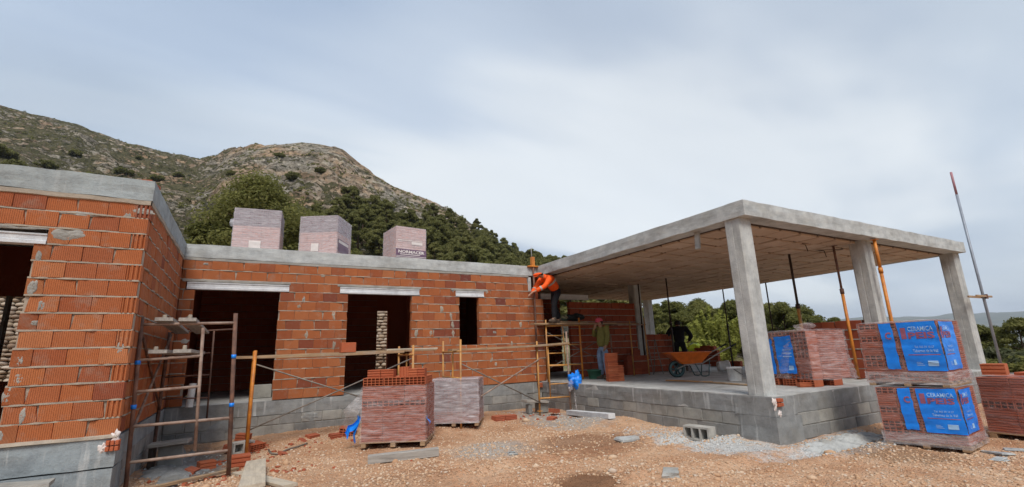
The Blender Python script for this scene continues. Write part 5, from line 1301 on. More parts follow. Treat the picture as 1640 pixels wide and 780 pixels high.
# board on stones at the inner corner, blocks by the wing
t = thing('stacked_slab', 'grey board propped on a block at the inner corner below the terrace', 'slab', (6.1, 10.0, gz(6.1, 10.0)))
mb = MB(); mb.cbox((0, 0, .27), (.62, .26, .06), .008, m=Matrix.Rotation(.10, 4, 'Y')); part('board', mb, M['wood_grey'], t); mb = MB(); mb.cbox((.2, .05, .11), (.26, .2, .22), .01); part('block', mb, M['block'], t); mb = MB(); mb.cbox((-.18, 0, .11), (.10, .16, .2), .01); part('block', mb, M['block'], t)
q = onG(250, 738); t = thing('stacked_slab', 'dark board laid on an upright grey slab at the foot of the wing wall', 'slab', (-.95, 9.2, gz(-.95, 9.2)), -.15)
mb = MB(); mb.cbox((.05, 0, .36), (.52, .26, .055), .008, m=Matrix.Rotation(-.06, 4, 'Y')); part('board', mb, M['wood_grey'], t); mb = MB(); mb.cbox((.06, .08, .16), (.32, .06, .32), .008, m=Matrix.Rotation(.14, 4, 'X')); part('slab', mb, M['block'], t); mb = MB(); mb.cbox((-.16, 0, .17), (.05, .2, .34), .006); part('slab', mb, M['steel_dark'], t)
q = onG(347, 700); cblock('grey block lying in the shade by the scaffold foot under the doorway', (.06, 9.75, gz(.06, 9.75)), .4, None, 2, .34, .2, .18)
mb = MB(); mb.cbox((0, 0, .05), (.5, .34, .09), .03); mb2 = MB(); o = single('rubble_slab', rough_slab(-.32, .30, -.16, .16, 0, .10, .05, .05, 5, .04), M['mortar_grey'], 'broken mortar slab lying at the bottom left before the wing plinth', 'slab', None, (-1.98, 7.02, gz(-1.98, 7.02)), (0, .06, .1), fix=True)
o = single('rubble_slab', rough_slab(-.22, .22, -.12, .12, 0, .07, .05, .05, 9, .04), M['mortar'], 'small broken mortar slab lying beside the larger one before the wing plinth', 'slab', None, (-1.55, 6.95, gz(-1.55, 6.95)), (0, .1, .5), fix=True)
for k, (px, py, s, lab) in enumerate([(1665, 728, 1, ''), (1600, 728, .9, 'largest bluish stone flake beside the right brick stack'), (1625, 722, .6, 'small bluish stone flake right of the larger flakes'), (1600, 738, .6, 'bluish stone flake nearest the bottom edge on the right')]):
    if not lab: continue
    q = onG(px, py); single('stone_flake', rough_slab(-.16*s, .16*s, -.09*s, .09*s, 0, .03, .04, .05, 3+k, .02), M['spill_white'], lab, 'stone', None, (q.x, q.y, q.z), (.05, .05, k), fix=True)
for k, (px, py, s, lab) in enumerate([(1003, 707, 1.0, 'pale limestone chunk on the clay right of centre'), (820, 727, .5, 'small pale stone on the grey patch in the centre'), (748, 640, .4, ''), (1075, 762, .9, 'pale stone near the bottom edge right of the damp soil')]):
    if not lab: continue
    q = onG(px, py); single('limestone_rock', rough_slab(-.15*s, .15*s, -.10*s, .10*s, 0, .08*s, .04, .07, 13+k, .05), M['spill_white'], lab, 'rock', None, (q.x, q.y, q.z-.01), (.05, .05, k*1.3), fix=True)
# brick resting on the wing roof edge
single('hollow_brick', MB().cbox((0, 0, .025), (.28, .12, .05), .004), M['brick_new'], 'thin orange brick lying on the roof corner of the left wing', 'brick', None, (-1.30, 7.55, H+BEAM+.004), (0, 0, 1.35))

# ================================================================== things on the terrace slab
def pile(lab, loc, rz, cols, m):
    t = thing('brick_stack', lab, 'brick stack', loc, rz, 'brick stacks on the terrace slab')
    for (x, y, n, w, d, h) in cols:
        for k in range(n):
            me = bmesh_of('F' if k % 2 else 'P', w, d, h-.003, m); link('brick', me, None, t, (x+RNG.uniform(-.006, .006), y+RNG.uniform(-.006, .006), .003+k*h), (0, 0, RNG.uniform(-.03, .03)))
    return t
q = onZ(985, 611, 0); pile('tall neat stack of orange bricks right of the man in the green jumper', (q.x, q.y+.08, 0), -.35, [(0, 0, 11, .26, .22, .062), (.21, .02, 2, .14, .2, .19)], M['brick_new'])
q = onZ(1020, 601, 0); pile('dark brick stack left of the wheelbarrow, three columns wide', (q.x+.3, q.y+.3, 0), -.2, [(-.26, 0, 3, .2, .22, .185), (0, .02, 4, .24, .22, .185), (.26, .06, 3, .24, .22, .185)], M['brick_back'])
q = onZ(1003, 600, 0); pile('low dark brick stack behind the neat orange stack', (q.x+.5, q.y+.9, 0), -.1, [(-.2, 0, 2, .26, .22, .185), (.1, .02, 3, .26, .22, .185)], M['brick_back'])
t = pile('heap of bricks left on the low far edge wall behind the wheelbarrow handles', (15.36, 12.55, .60), -1.4, [(-.25, 0, 1, .3, .22, .1), (0, 0, 2, .3, .22, .09), (.26, .0, 1, .3, .22, .16)], M['brick_back'])
def bucket(lab, loc, r, h, m, handle=True, grp=None, taper=.86, fill=None):
    t = thing('bucket', lab, 'bucket', loc, 0.6, grp)
    mb = MB(); mb.lathe([(0, .004), (r*taper, .0), (r*taper, .004), (r*.97, h*.86), (r*1.05, h*.87), (r*1.05, h*.95), (r*1.0, h), (r*.93, h), (r*.8, .02), (0, .02)], n=24); part('shell', mb, m, t, True)
    if handle:
        mb = MB(); mb.tube([(r*1.02*cos(a), r*1.02*sin(a)-.0, h*.86-.0-abs(sin(a))*h*.42) for a in np.linspace(pi, 2*pi, 14)], .006, 6); part('handle', mb, M['steel_dark'], t, True)
    if fill: mb = MB(); mb.lathe([(0, h*.8), (r*.92, h*.78)], n=20); part('fill', mb, fill, t)
    return t
q = onZ(1178, 610, 0); bucket('white plastic bucket with wire handle on the slab left of the corner column', (q.x, q.y, .002), .155, .30, M['white_plastic'])
q = onZ(947, 605, 0); t = bucket('green mortar tub with rubble in it by the feet of the man in green', (8.45, 10.62, .002), .22, .24, M['green_plastic'], False, None, .8, M['mortar_grey'])
q = onZ(1148, 597, 0); t = bucket('white bucket lying on its side beyond the wheelbarrow', (q.x+.1, q.y, .17), .16, .30, M['white_plastic'], False); t.rotation_euler = (radians(88), 0, radians(60))
q = onZ(1120, 596, 0); mb = MB(); mb.cbox((0, 0, .09), (.62, .22, .18), .02); mb.cbox((0, 0, .19), (.66, .26, .02), .006)
single('trough', mb, M['lintel'], 'grey trough standing behind the wheelbarrow', 'trough', None, (q.x+.2, q.y+.15, .004), (0, 0, -.4))
t = thing('step_ladder', 'thin grey step ladder standing in front of the low rear wall', 'ladder', (10.75, 10.55, 0), -.3)
for x in (-.16, .16): frame_part('rail', [(x, 0, 0), (x*.8, .25, 1.02)], .014, M['steel_grey'], t, 6); frame_part('rail', [(x, .55, 0), (x*.8, .27, 1.02)], .012, M['steel_grey'], t, 6)
for z in (.25, .5, .75): mb = MB(); mb.cbox((0, z*.25, z), (.30, .06, .02), .003); part('tread', mb, M['steel_grey'], t)
single('sack', blob_mesh(.30, .13, .12, 91), M['black_rubber'], 'dark bundled sack lying on the upper scaffold board behind the orange jacket', 'sack', None, (8.12, 10.98, 1.70), (0, 0, 0))
single('board', MB().cbox((0, 0, 0), (.9, .5, .05), .01), M['wood'], 'board with bricks resting on the upper scaffold behind the orange jacket', 'board', None, (7.95, 10.98, 1.542))
# wheelbarrow
def wheelbarrow(loc, rz):
    t = thing('wheelbarrow', 'orange wheelbarrow with green framed legs standing on the slab, handles to the right', 'wheelbarrow', loc, rz)
    mb = MB(); R = .205
    mb.lathe([(R-.05, -.04), (R-.01, -.045), (R, -.02), (R, .02), (R-.01, .045), (R-.05, .04), (R-.07, 0), (R-.05, -.04)], (0, 0, R), 26, 'Y'); w = part('wheel', mb, M['teal_metal'], t, True, fix=True)
    mb = MB(); mb.lathe([(R+.004, -.03), (R+.014, -.015), (R+.014, .015), (R+.004, .03), (R-.012, .03), (R-.012, -.03), (R+.004, -.03)], (0, 0, R), 26, 'Y'); o = part('tyre', mb, M['black_rubber'], w, True, fix=True)
    mb = MB(); mb.lathe([(.0, -.06), (.04, -.06), (.05, -.02), (.05, .02), (.04, .06), (0, .06)], (0, 0, R), 14, 'Y')
    for k in range(6): a = k*pi/3; mb.box((0+.09*cos(a), 0, R+.09*sin(a)), (.14, .012, .035), m=Matrix.Rotation(-a, 4, 'Y'))
    part('hub', mb, M['teal_metal'], w, True)
    # tray: open, sloped sides
    top = [(-.26, -.33), (.84, -.33), (.84, .33), (-.26, .33)]; bot = [(.10, -.17), (.58, -.20), (.58, .20), (.10, .17)]; zt, zb = .62, .33
    mb = MB(); n = 4
    vs = [(x, y, zt) for x, y in top]+[(x, y, zb) for x, y in bot]+[(x*.96+.012, y*.95, zt) for x, y in top]+[(x*.96+.012, y*.92, zb+.012) for x, y in bot]
    fs = [(i, (i+1) % 4, 4+(i+1) % 4, 4+i)[::-1] for i in range(4)]+[(4, 5, 6, 7)[::-1]]+[(8+i, 8+(i+1) % 4, 12+(i+1) % 4, 12+i) for i in range(4)]+[(12, 13, 14, 15)]+[(i, (i+1) % 4, 8+(i+1) % 4, 8+i) for i in range(4)]
    mb.add(vs, fs); part('tray', mb, M['barrow_orange'], t, fix=True)
    mb = MB(); mb.tube([(x, y, zt) for x, y in top+top[:1]], .014, 7); part('rim', mb, M['barrow_orange'], t, True)
    for s in (-1, 1):
        mb = MB(); mb.tube([(0, s*.05, R), (.18, s*.14, .30), (.62, s*.22, .335), (1.10, s*.27, .60), (1.52, s*.28, .79)], .017, 8); part('handle_bar', mb, M['wood_grey'], t, True)
        mb = MB(); mb.tube([(1.38, s*.278, .727), (1.54, s*.28, .80)], .022, 8); part('grip', mb, M['black_rubber'], t, True)
        mb = MB(); mb.tube([(.42, s*.21, .33), (.56, s*.23, .02), (.66, s*.23, .012), (.74, s*.23, .03), (.80, s*.235, .42)], .014, 8); part('leg', mb, M['teal_metal'], t, True)
        mb = MB(); mb.tube([(.05, s*.06, R+.02), (.12, s*.1, .40), (.0, s*.16, .58)], .012, 7); part('nose_brace', mb, M['teal_metal'], t, True)
    return t
q = onZ(1086, 604, 0); wheelbarrow((q.x-.02, q.y, .004), radians(-27))
# blue bag and clear sheet tied to the trestle leg
t = thing('plastic_bag', 'crumpled bright blue plastic with clear film hanging from the trestle leg at the terrace corner', 'plastic bag', (7.0, 9.58, -.55))
def crumple(rx, ry, rz_, c, seed, n=18, k=.35):
    mb = MB(); mb.lathe([(sin(pi*i/n), -cos(pi*i/n)) for i in range(n+1)], n=22); v = []
    for x, y, z in mb.v:
        f = 1+k*float(fbm(np.array(x*2.3+seed+z), np.array(y*2.3-seed+z*2), 4)); v.append((c[0]+x*rx*f, c[1]+y*ry*f, c[2]+z*rz_*f))
    mb.v = v; return mb
part('blue_bag', crumple(.16, .13, .20, (.02, 0, .60), 3.1, 22, .9), M['blue_film'], t, True); part('blue_tail', crumple(.10, .05, .16, (.09, .0, .42), 8.1, 18, .9), M['blue_film'], t, True)
mb = MB(); mb.grid(lambda u, v: (-.06+.30*u*(1-.25*v)+.03*v, .03*sin(u*9+v*3)-.02, .45-.55*v+.03*sin(u*6)), 14, 18); part('clear_film', mb, M['film_clear'], t, True)
part('film_knot', crumple(.07, .06, .13, (-.15, 0, .52), 5.5, 14, .8), M['film_clear'], t, True)
# white pipe offcut and a timber behind the rusty scaffold, in the doorway
q = onY(301, 650, 10.62); t = single('plastic_pipe', MB().tube([(0, 0, 0), (.015, .03, .42)], .06, 14), M['white_plastic'], 'short white plastic pipe standing in the left doorway sill', 'pipe', None, (q.x, 10.86, .0))
for k, (x, y, s) in enumerate([(.35, 12.2, .28), (.55, 12.5, .22)]):
    single('concrete_block', MB().cbox((0, 0, s/2), (s*1.5, s, s), .01), M['block'], ['grey block on the floor inside the left doorway', 'smaller grey block on the floor inside the left doorway'][k], 'concrete block', 'blocks inside the left doorway', (x, y, -.004))
# high-visibility vest on the far wall
mb = crumple(.34, .20, .17, (0, 0, .12), 12.2, 18, .7); M['hivis'] = mat_plain('hivis', (.80, .92, .06), .6, .2, 12); M['hivis_grey'] = mat_plain('reflective', (.25, .25, .24), .5, .2, 12)
t = thing('safety_vest', 'bright yellow high visibility vest bunched on the low far wall beside the man in black', 'safety vest', (15.38, 13.05, .60)); part('cloth', mb, M['hivis'], t, True); part('reflective_stripe', crumple(.345, .05, .176, (0, 0, .12), 12.2, 16, .7), M['hivis_grey'], t, True)
# ================================================================== people
def skin_mesh(pts, edges, rad, sub=2, name='body', root=0):
    me = bpy.data.meshes.new(name); me.from_pydata([tuple(p) for p in pts], edges, []); o = bpy.data.objects.new(name, me); COL.objects.link(o)
    o.modifiers.new('skin', 'SKIN'); s = o.modifiers.new('sub', 'SUBSURF'); s.levels = sub; s.render_levels = sub; o.modifiers['skin'].branch_smoothing = .6
    for i, r in enumerate(rad):
        sv = me.skin_vertices[0].data[i]; sv.radius = (r, r) if not isinstance(r, tuple) else r; sv.use_root = (i == root)
    dg = bpy.context.evaluated_depsgraph_get(); m2 = bpy.data.meshes.new_from_object(o.evaluated_get(dg)); bpy.data.objects.remove(o); bpy.data.meshes.remove(me)
    m2.polygons.foreach_set('use_smooth', [True]*len(m2.polygons)); return m2
class Chain:
    def __init__(s): s.p = []; s.e = []; s.r = []
    def v(s, p, r, to=None):
        s.p.append(Vector(p)); s.r.append(r); i = len(s.p)-1
        if to is not None: s.e.append((to, i))
        return i
def ellipsoid(c, r, n=16, rot=None):
    mb = MB(); mb.lathe([(max(.001, sin(pi*i/n)), -cos(pi*i/n)) for i in range(n+1)], n=20); o = []
    for x, y, z in mb.v:
        p = Vector((x*r[0], y*r[1], z*r[2]))
        if rot is not None: p = rot @ p
        o.append(tuple(p+Vector(c)))
    mb.v = o; return mb
def person(lab, loc, rz, J, mats, cap=None, hair=None, group='workers', size=1.0):
    """J: joint dictionary in metres, facing local +X"""
    t = thing('person', lab, 'person', loc, rz, group); t.scale = (size,)*3
    c = Chain(); V = lambda k: Vector(J[k])
    pel = c.v(V('pelvis'), .07); sp_ = c.v(V('spine'), .07, pel); ch = c.v(V('chest')-(V('neck')-V('chest'))*.25, .07, sp_); nk = c.v(V('neck'), .055, ch)
    hd = V('head'); fw = (V('face')-hd).normalized(); up = (hd-V('neck')).normalized()
    jaw = c.v(hd-up*.055+fw*.03, .062, nk); mid = c.v(hd+up*.01, .088, jaw); crn = c.v(hd+up*.075-fw*.005, .072, mid)
    c.v(hd+fw*.105-up*.012, .016, mid)                                  # nose
    side = up.cross(fw).normalized()
    for s in (-1, 1): c.v(hd+side*s*.085-up*.005, .02, mid)              # ears
    hands = []
    for s, k in ((1, 'l'), (-1, 'r')):
        sh = c.v(V('sh_'+k)-(V('neck')-V('chest'))*.2, .03, ch); e_ = c.v(V('el_'+k), .034, sh); w_ = c.v(V('wr_'+k), .028, e_)
        d = (V('ha_'+k)-V('wr_'+k)).normalized(); a = d.cross(Vector(J.get('palm_'+k, (0, 0, 1)))).normalized(); nrm = a.cross(d).normalized()
        hands.append((V('wr_'+k), d, a, nrm, s))
        pm = c.v(V('wr_'+k)+d*.07, (.034, .018), w_)
        for f in range(4):
            ln = (.075, .085, .08, .06)[f]; b0 = V('wr_'+k)+d*.095+a*(.030-.020*f)
            k1 = c.v(b0, .0095, pm); k2 = c.v(b0+d*ln*.55+nrm*-.012, .0085, k1); c.v(b0+d*ln*.9+nrm*-.034, .007, k2)
        b0 = V('wr_'+k)+d*.035+a*.040; k1 = c.v(b0, .011, pm); c.v(b0+d*.05+a*.012-nrm*.02, .008, k1)
    for k in 'lr':
        h_ = c.v(V('hip_'+k), .05, pel); kn = c.v(V('kn_'+k), .05, h_); an = c.v(V('an_'+k), .036, kn); c.v(V('an_'+k)+Vector((.13, 0, -.045)) @ Matrix.Rotation(-J.get('toe_'+k, 0), 3, 'Z'), .032, an)
    part('body', skin_mesh(c.p, c.e, c.r), mats['skin'], t)
    # jacket
    c = Chain(); a0 = c.v(V('pelvis')+(V('spine')-V('pelvis'))*J.get('hem', .0), (.185, .14)); a1 = c.v(V('spine'), (.18, .138), a0); a2 = c.v(V('chest'), (.19, .145), a1); c.v(V('chest')+(V('neck')-V('chest'))*.95, .068, c.v(V('chest')+(V('neck')-V('chest'))*.5, (.13, .10), a2))
    for k in 'lr':
        s0 = c.v(V('sh_'+k), .098, a2); m0 = c.v(V('sh_'+k).lerp(V('el_'+k), .55), .075, s0); e_ = c.v(V('el_'+k), .068, m0); m1 = c.v(V('el_'+k).lerp(V('wr_'+k), .5), .062, e_); c.v(V('el_'+k).lerp(V('wr_'+k), .97), .048, m1)
    me = skin_mesh(c.p, c.e, c.r, 3, 'jacket')
    for v in me.vertices:
        q = v.co; f = .010*float(fbm(np.array(q.x*9+q.z*7), np.array(q.y*9+q.z*11), 3)); v.co = q+Vector(v.normal)*f
    jk = part('jacket', me, mats['top'], t)
    if 'stripe' in mats:
        for k in 'lr':
            d = V('wr_'+k)-V('el_'+k); p = V('el_'+k)+d*.45; n = d.normalized(); mb = MB(); mb.tube([p-n*.022, p+n*.022], .066, 12, False); part('stripe', mb, mats['stripe'], jk, True)
        d = V('chest')-V('spine'); p = V('spine')+d*.35; n = d.normalized()
        mb = MB(); sd_ = Vector((0, 1, 0)); fr_ = sd_.cross(n).normalized(); ring = lambda q, k: [q+sd_*.198*cos(2*pi*i/20)*k+fr_*.158*sin(2*pi*i/20)*k for i in range(20)]
        vs = ring(p-n*.025, 1)+ring(p+n*.025, 1.0); mb.add(vs, [(i, (i+1) % 20, 20+(i+1) % 20, 20+i) for i in range(20)]); part('stripe', mb, mats['stripe'], jk, True)
    # trousers
    c = Chain(); b0 = c.v(V('pelvis')+(V('spine')-V('pelvis'))*.25, (.165, .125)); b1 = c.v(V('pelvis')-(V('spine')-V('pelvis')).normalized()*.03, (.165, .13), b0)
    for k in 'lr':
        h_ = c.v(V('hip_'+k)+Vector((0, 0, -.05)), .105, b1); m0 = c.v(V('hip_'+k).lerp(V('kn_'+k), .5), .092, h_); kn = c.v(V('kn_'+k), .078, m0); m1 = c.v(V('kn_'+k).lerp(V('an_'+k), .5), .072, kn); c.v(V('kn_'+k).lerp(V('an_'+k), .98), .062, m1)
    me = skin_mesh(c.p, c.e, c.r, 3, 'trousers')
    for v in me.vertices:
        q = v.co; v.co = q+Vector(v.normal)*.009*float(fbm(np.array(q.x*11+3), np.array(q.z*14+q.y*6), 3))
    part('trousers', me, mats['legs'], t)
    for k in 'lr':
        a = V('an_'+k); R_ = Matrix.Rotation(J.get('toe_'+k, 0), 3, 'Z'); mb = ellipsoid((0, 0, 0), (.145, .052, .055)); v = []
        for x, y, z in mb.v:
            x += .055; z = max(z, -.042); z += .0
            v.append(tuple(R_ @ Vector((x, y, z))+a+Vector((0, 0, -.055))))
        mb.v = v; mb.tube([a+Vector((0, 0, .05)), a+Vector((0, 0, -.06))], .05, 10); part('boot', mb, mats['boot'], t, True)
    R_ = Matrix((fw, side, up)).transposed().to_4x4()
    if hair: 
        mb = ellipsoid((-.012, 0, .03), (.104, .094, .105)); mb.v = [(min(x, .045+.3*max(0, z-.05)) if z < .06 else x, y, max(z, -.075)) for x, y, z in mb.v]
        mb.v = [tuple(R_ @ Vector(p)+hd) for p in mb.v]; part('hair', mb, hair, t, True)
    if cap:
        mb = ellipsoid((0, 0, .045), (.112, .104, .092)); mb.v = [(x, y, max(z, .03)) for x, y, z in mb.v]
        mb.v = [tuple(R_ @ Vector(p)+hd) for p in mb.v]; cp = part('cap', mb, cap, t, True)
        mb = MB(); mb.grid(lambda u, v: tuple(R_ @ Vector((.085+.085*u*(1-(2*v-1)**2*.5), (v-.5)*.17*(1-.25*u), .045-.022*u-.02*(2*v-1)**2))+hd), 6, 8)
        md = part('cap_brim', mb, cap, cp, True); sm = md.modifiers.new('s', 'SOLIDIFY'); sm.thickness = .008
    return t
SK = mat_plain('skin', (.42, .23, .15), .6, .2, 20); DK = mat_plain('dark_cloth', (.022, .022, .026), .9, .3, 20, .15)
OR = mat_plain('orange_jacket', (.95, .115, .012), .7, .18, 12, .25); ST = mat_plain('grey_tape', (.45, .42, .38), .4, .1, 10)
OL = mat_plain('olive_jumper', (.21, .195, .06), .95, .25, 14, .1); JN = mat_plain('blue_jeans', (.26, .35, .50), .9, .35, 9, .15); RD = mat_plain('pink_cap', (.62, .09, .13), .6, .15, 10)
BT_ = mat_plain('boots', (.13, .095, .07), .8, .3, 12); BH_ = mat_plain('dark_hair', (.02, .016, .013), .8, .2, 30)
# man in orange: leaning to the wall on the left, standing on the upper boards
J = dict(pelvis=(-.10, 0, .86), spine=(.02, 0, 1.02), chest=(.20, 0, 1.15), neck=(.34, 0, 1.20), head=(.44, 0, 1.22), face=(.55, 0, 1.17), hem=-.30,
  sh_l=(.22, .19, 1.14), sh_r=(.22, -.19, 1.14), el_l=(.44, .22, .90), el_r=(.42, -.20, .92), wr_l=(.66, .10, .78), wr_r=(.64, -.06, .76), ha_l=(.74, .08, .75), ha_r=(.72, -.05, .72),
  hip_l=(-.09, .10, .82), hip_r=(-.09, -.10, .82), kn_l=(.08, .11, .46), kn_r=(-.12, -.11, .45), an_l=(.10, .11, .09), an_r=(-.26, -.10, .09), toe_l=.1, toe_r=-.2)
person('worker in a bright orange jacket and cap leaning to the brick wall from the scaffold', (7.26, 10.72, 1.525), pi+.12, J, dict(skin=SK, top=OR, legs=DK, boot=BT_, stripe=ST), OR, BH_, None, 1.05)
# man in green: upright, one hand to his chin
J = dict(pelvis=(0, 0, .90), spine=(.01, 0, 1.06), chest=(.0, 0, 1.27), neck=(.01, 0, 1.45), head=(.04, 0, 1.55), face=(.16, 0, 1.54), hem=-.42,
  sh_l=(-.01, .19, 1.38), sh_r=(-.01, -.19, 1.38), el_l=(.04, .24, 1.11), el_r=(-.02, -.27, 1.17), wr_l=(.13, .22, .89), wr_r=(.15, -.13, 1.37), ha_l=(.17, .21, .81), ha_r=(.17, -.08, 1.44), palm_r=(1, 0, 0), palm_l=(0, 1, 0),
  hip_l=(0, .10, .86), hip_r=(0, -.10, .86), kn_l=(.04, .11, .48), kn_r=(.0, -.11, .48), an_l=(.0, .11, .085), an_r=(-.06, -.12, .085), toe_l=.1, toe_r=-.25)
person('man in olive green jumper, jeans and pink cap standing with hand at chin', (8.52, 10.33, .004), pi+.25, J, dict(skin=SK, top=OL, legs=JN, boot=BT_), RD, BH_, None, .97)
# man in black, seen from behind, bent a little over his work
J = dict(pelvis=(-.05, 0, .88), spine=(.03, 0, 1.04), chest=(.16, 0, 1.22), neck=(.28, 0, 1.36), head=(.36, 0, 1.44), face=(.47, 0, 1.37), hem=-.75,
  sh_l=(.15, .22, 1.30), sh_r=(.15, -.22, 1.30), el_l=(.20, .37, 1.04), el_r=(.20, -.37, 1.04), wr_l=(.40, .28, .90), wr_r=(.40, -.28, .90), ha_l=(.47, .26, .88), ha_r=(.47, -.26, .88),
  hip_l=(-.05, .10, .84), hip_r=(-.05, -.10, .84), kn_l=(.06, .13, .47), kn_r=(.06, -.13, .47), an_l=(-.02, .14, .085), an_r=(-.02, -.14, .085))
person('man in a black coat seen from behind beyond the wheelbarrow', (12.45, 11.15, .004), radians(42), J, dict(skin=SK, top=DK, legs=DK, boot=BT_), None, BH_, None, 1.06)
# ================================================================== trees and shrubs
def leaf_mat(name, cols, rough=.75):
    m, nt, b = new_mat(name, rough, .2); rn = N(nt, 'ShaderNodeNewGeometry').outputs['Random Per Island']; ob = N(nt, 'ShaderNodeObjectInfo').outputs['Random']
    r = ramp(nt, [(i/(len(cols)-1), c) for i, c in enumerate(cols)]); nt.links.new(math_(nt, 'ADD', math_(nt, 'MULTIPLY', rn, .6), math_(nt, 'MULTIPLY', ob, .4)), r.inputs[0]); L(nt, r, 0, b, 'Base Color')
    tl = N(nt, 'ShaderNodeBsdfTranslucent'); L(nt, r, 0, tl, 0); mx = N(nt, 'ShaderNodeMixShader'); mx.inputs[0].default_value = .45; L(nt, b, 0, mx, 1); L(nt, tl, 0, mx, 2); L(nt, mx, 0, nt.nodes['Material Output'], 0)
    return m
M['pine'] = leaf_mat('pine_needles', [(.085, .092, .025), (.15, .155, .042), (.205, .20, .058), (.26, .24, .08)])
M['pine_far'] = leaf_mat('pine_needles_far', [(.12, .122, .040), (.19, .188, .060), (.25, .232, .085)])
M['shrub'] = leaf_mat('bright_leaves', [(.22, .235, .05), (.32, .33, .075), (.42, .41, .10)])
M['scrub'] = leaf_mat('grey_green_leaves', [(.06, .07, .03), (.10, .11, .05), (.15, .15, .08)])
M['bark'] = mat_plain('bark', (.11, .075, .05), .95, .5, 8, .1, 0, .6)
def raw_mesh(name, V, Fc, m, smooth=False):
    me = bpy.data.meshes.new(name); me.vertices.add(len(V)); me.vertices.foreach_set('co', V.astype(np.float32).ravel()); k = Fc.shape[1]
    me.loops.add(Fc.size); me.loops.foreach_set('vertex_index', Fc.astype(np.int32).ravel()); me.polygons.add(len(Fc)); me.polygons.foreach_set('loop_start', np.arange(0, Fc.size, k, dtype=np.int32)); me.update(calc_edges=True); me.materials.append(m); return me
def tufts(centres, radii, per, size, rs, flat=.7, elong=2.2):
    """needle tufts: small kite-shaped faces spread over clump surfaces and volumes"""
    C_ = np.repeat(centres, per, 0); R_ = np.repeat(radii, per); n = len(C_)
    d = rs.normal(size=(n, 3)); d /= np.linalg.norm(d, axis=1)[:, None]; q = rs.rand(n)**.33
    P = C_+d*(R_*q)[:, None]*np.array([1, 1, flat]); nr = d+rs.normal(size=(n, 3))*.55+np.array([0, 0, .45]); ax = np.cross(nr, rs.normal(size=(n, 3))); ax /= np.linalg.norm(ax, axis=1)[:, None]
    o = np.cross(ax, nr); o /= np.linalg.norm(o, axis=1)[:, None]; s = size*rs.uniform(.6, 1.35, n)[:, None]
    V = np.stack([P-ax*s*elong*.35, P+o*s*.5, P+ax*s*elong*.65, P-o*s*.5], 1).reshape(-1, 3); return V, np.arange(n*4).reshape(n, 4)
def pine(seed, hgt, spread, clumps, per, size, base=.28, m=None, crown_flat=.62):
    rs = np.random.RandomState(seed); c = []; r = []
    limbs = []; tr = MB(); bend = rs.uniform(-.06, .06, 2)*hgt
    tp = lambda s: Vector((bend[0]*s*s, bend[1]*s*s, s*hgt))
    tr.tube([tp(s) for s in np.linspace(0, .93, 8)], [hgt*.028*(1-.85*s) for s in np.linspace(0, 1, 8)], 8)
    for k in range(clumps):
        s = base+(1-base)*rs.rand()**.85; a = rs.rand()*2*pi; prof = sin(pi*min(1, ((s-base)/(1-base))*.80+.20))**.75
        rad = spread*prof*(.35+.65*rs.rand()**.5); p = tp(s*.96); q = np.array([p.x+rad*cos(a), p.y+rad*sin(a), s*hgt*.96+rs.uniform(-.03, .03)*hgt])
        c.append(q); r.append(spread*rs.uniform(.20, .36))
        if k % 3 == 0 and rad > spread*.25: st = tp(max(.12, s-.12)); tr.tube([st, (st+Vector(q))/2+Vector((0, 0, .03*hgt)), Vector(q)], [hgt*.010, hgt*.007, hgt*.003], 5)
    V, F_ = tufts(np.array(c), np.array(r), per, size, rs, crown_flat)
    return raw_mesh('crown', V, F_, m or M['pine']), tr.mesh('trunk', True)
FARV = [pine(100+k, 6.5+.5*k, 2.3+.15*k, 40, 200, .22, .16+.05*(k % 3), M['pine_far']) for k in range(5)]
for _, tme in FARV: tme.materials.append(M['bark'])
def tree(lab, x, y, me, name='pine_tree', grp='pines on the hillside', s=1.0, rz=0.0, sink=.1):
    t = thing(name, lab, 'tree', (x, y, gz(x, y)-sink), rz, grp); t.scale = (s*RNG.uniform(.92, 1.1), s*RNG.uniform(.92, 1.1), s)
    link('crown', me[0], None, t); link('trunk', me[1], None, t); return t
def pol(az, r): a = radians(az); return r*sin(a), r*cos(a)
ORD = ['first', 'second', 'third', 'fourth', 'fifth', 'sixth', 'seventh', 'eighth', 'ninth', 'tenth', 'eleventh', 'twelfth', 'thirteenth', 'fourteenth', 'fifteenth', 'sixteenth']
# near pines right behind the house
def near_pine(lab, az, r, el_top, spread, seed, clumps=90, per=330, size=.115, base=.25, grp='big pines behind the house'):
    x, y = pol(az, r); z0 = gz(x, y); hgt = EYE+r*tan(radians(el_top))-z0; me = pine(seed, hgt, spread, clumps, per, size, base); me[1].materials.append(M['bark']); return tree(lab, x, y, me, 'pine_tree', grp)
near_pine('largest bushy pine standing behind the left and middle packs on the roof', .9, 34, 19.0, 4.3, 11, 150, 420, .095, .10)
near_pine('lower pine at the left shoulder of the largest pine', -4.2, 32, 14.4, 2.3, 12, 70, 260, .115, .12)
near_pine('pine rising between the left and middle packs on the roof', 5.0, 38, 16.6, 3.0, 13, 90, 300, .11, .1)
near_pine('pine behind the middle pack on the roof', 8.6, 46, 14.2, 3.0, 14, 70, 260, .14, .1)
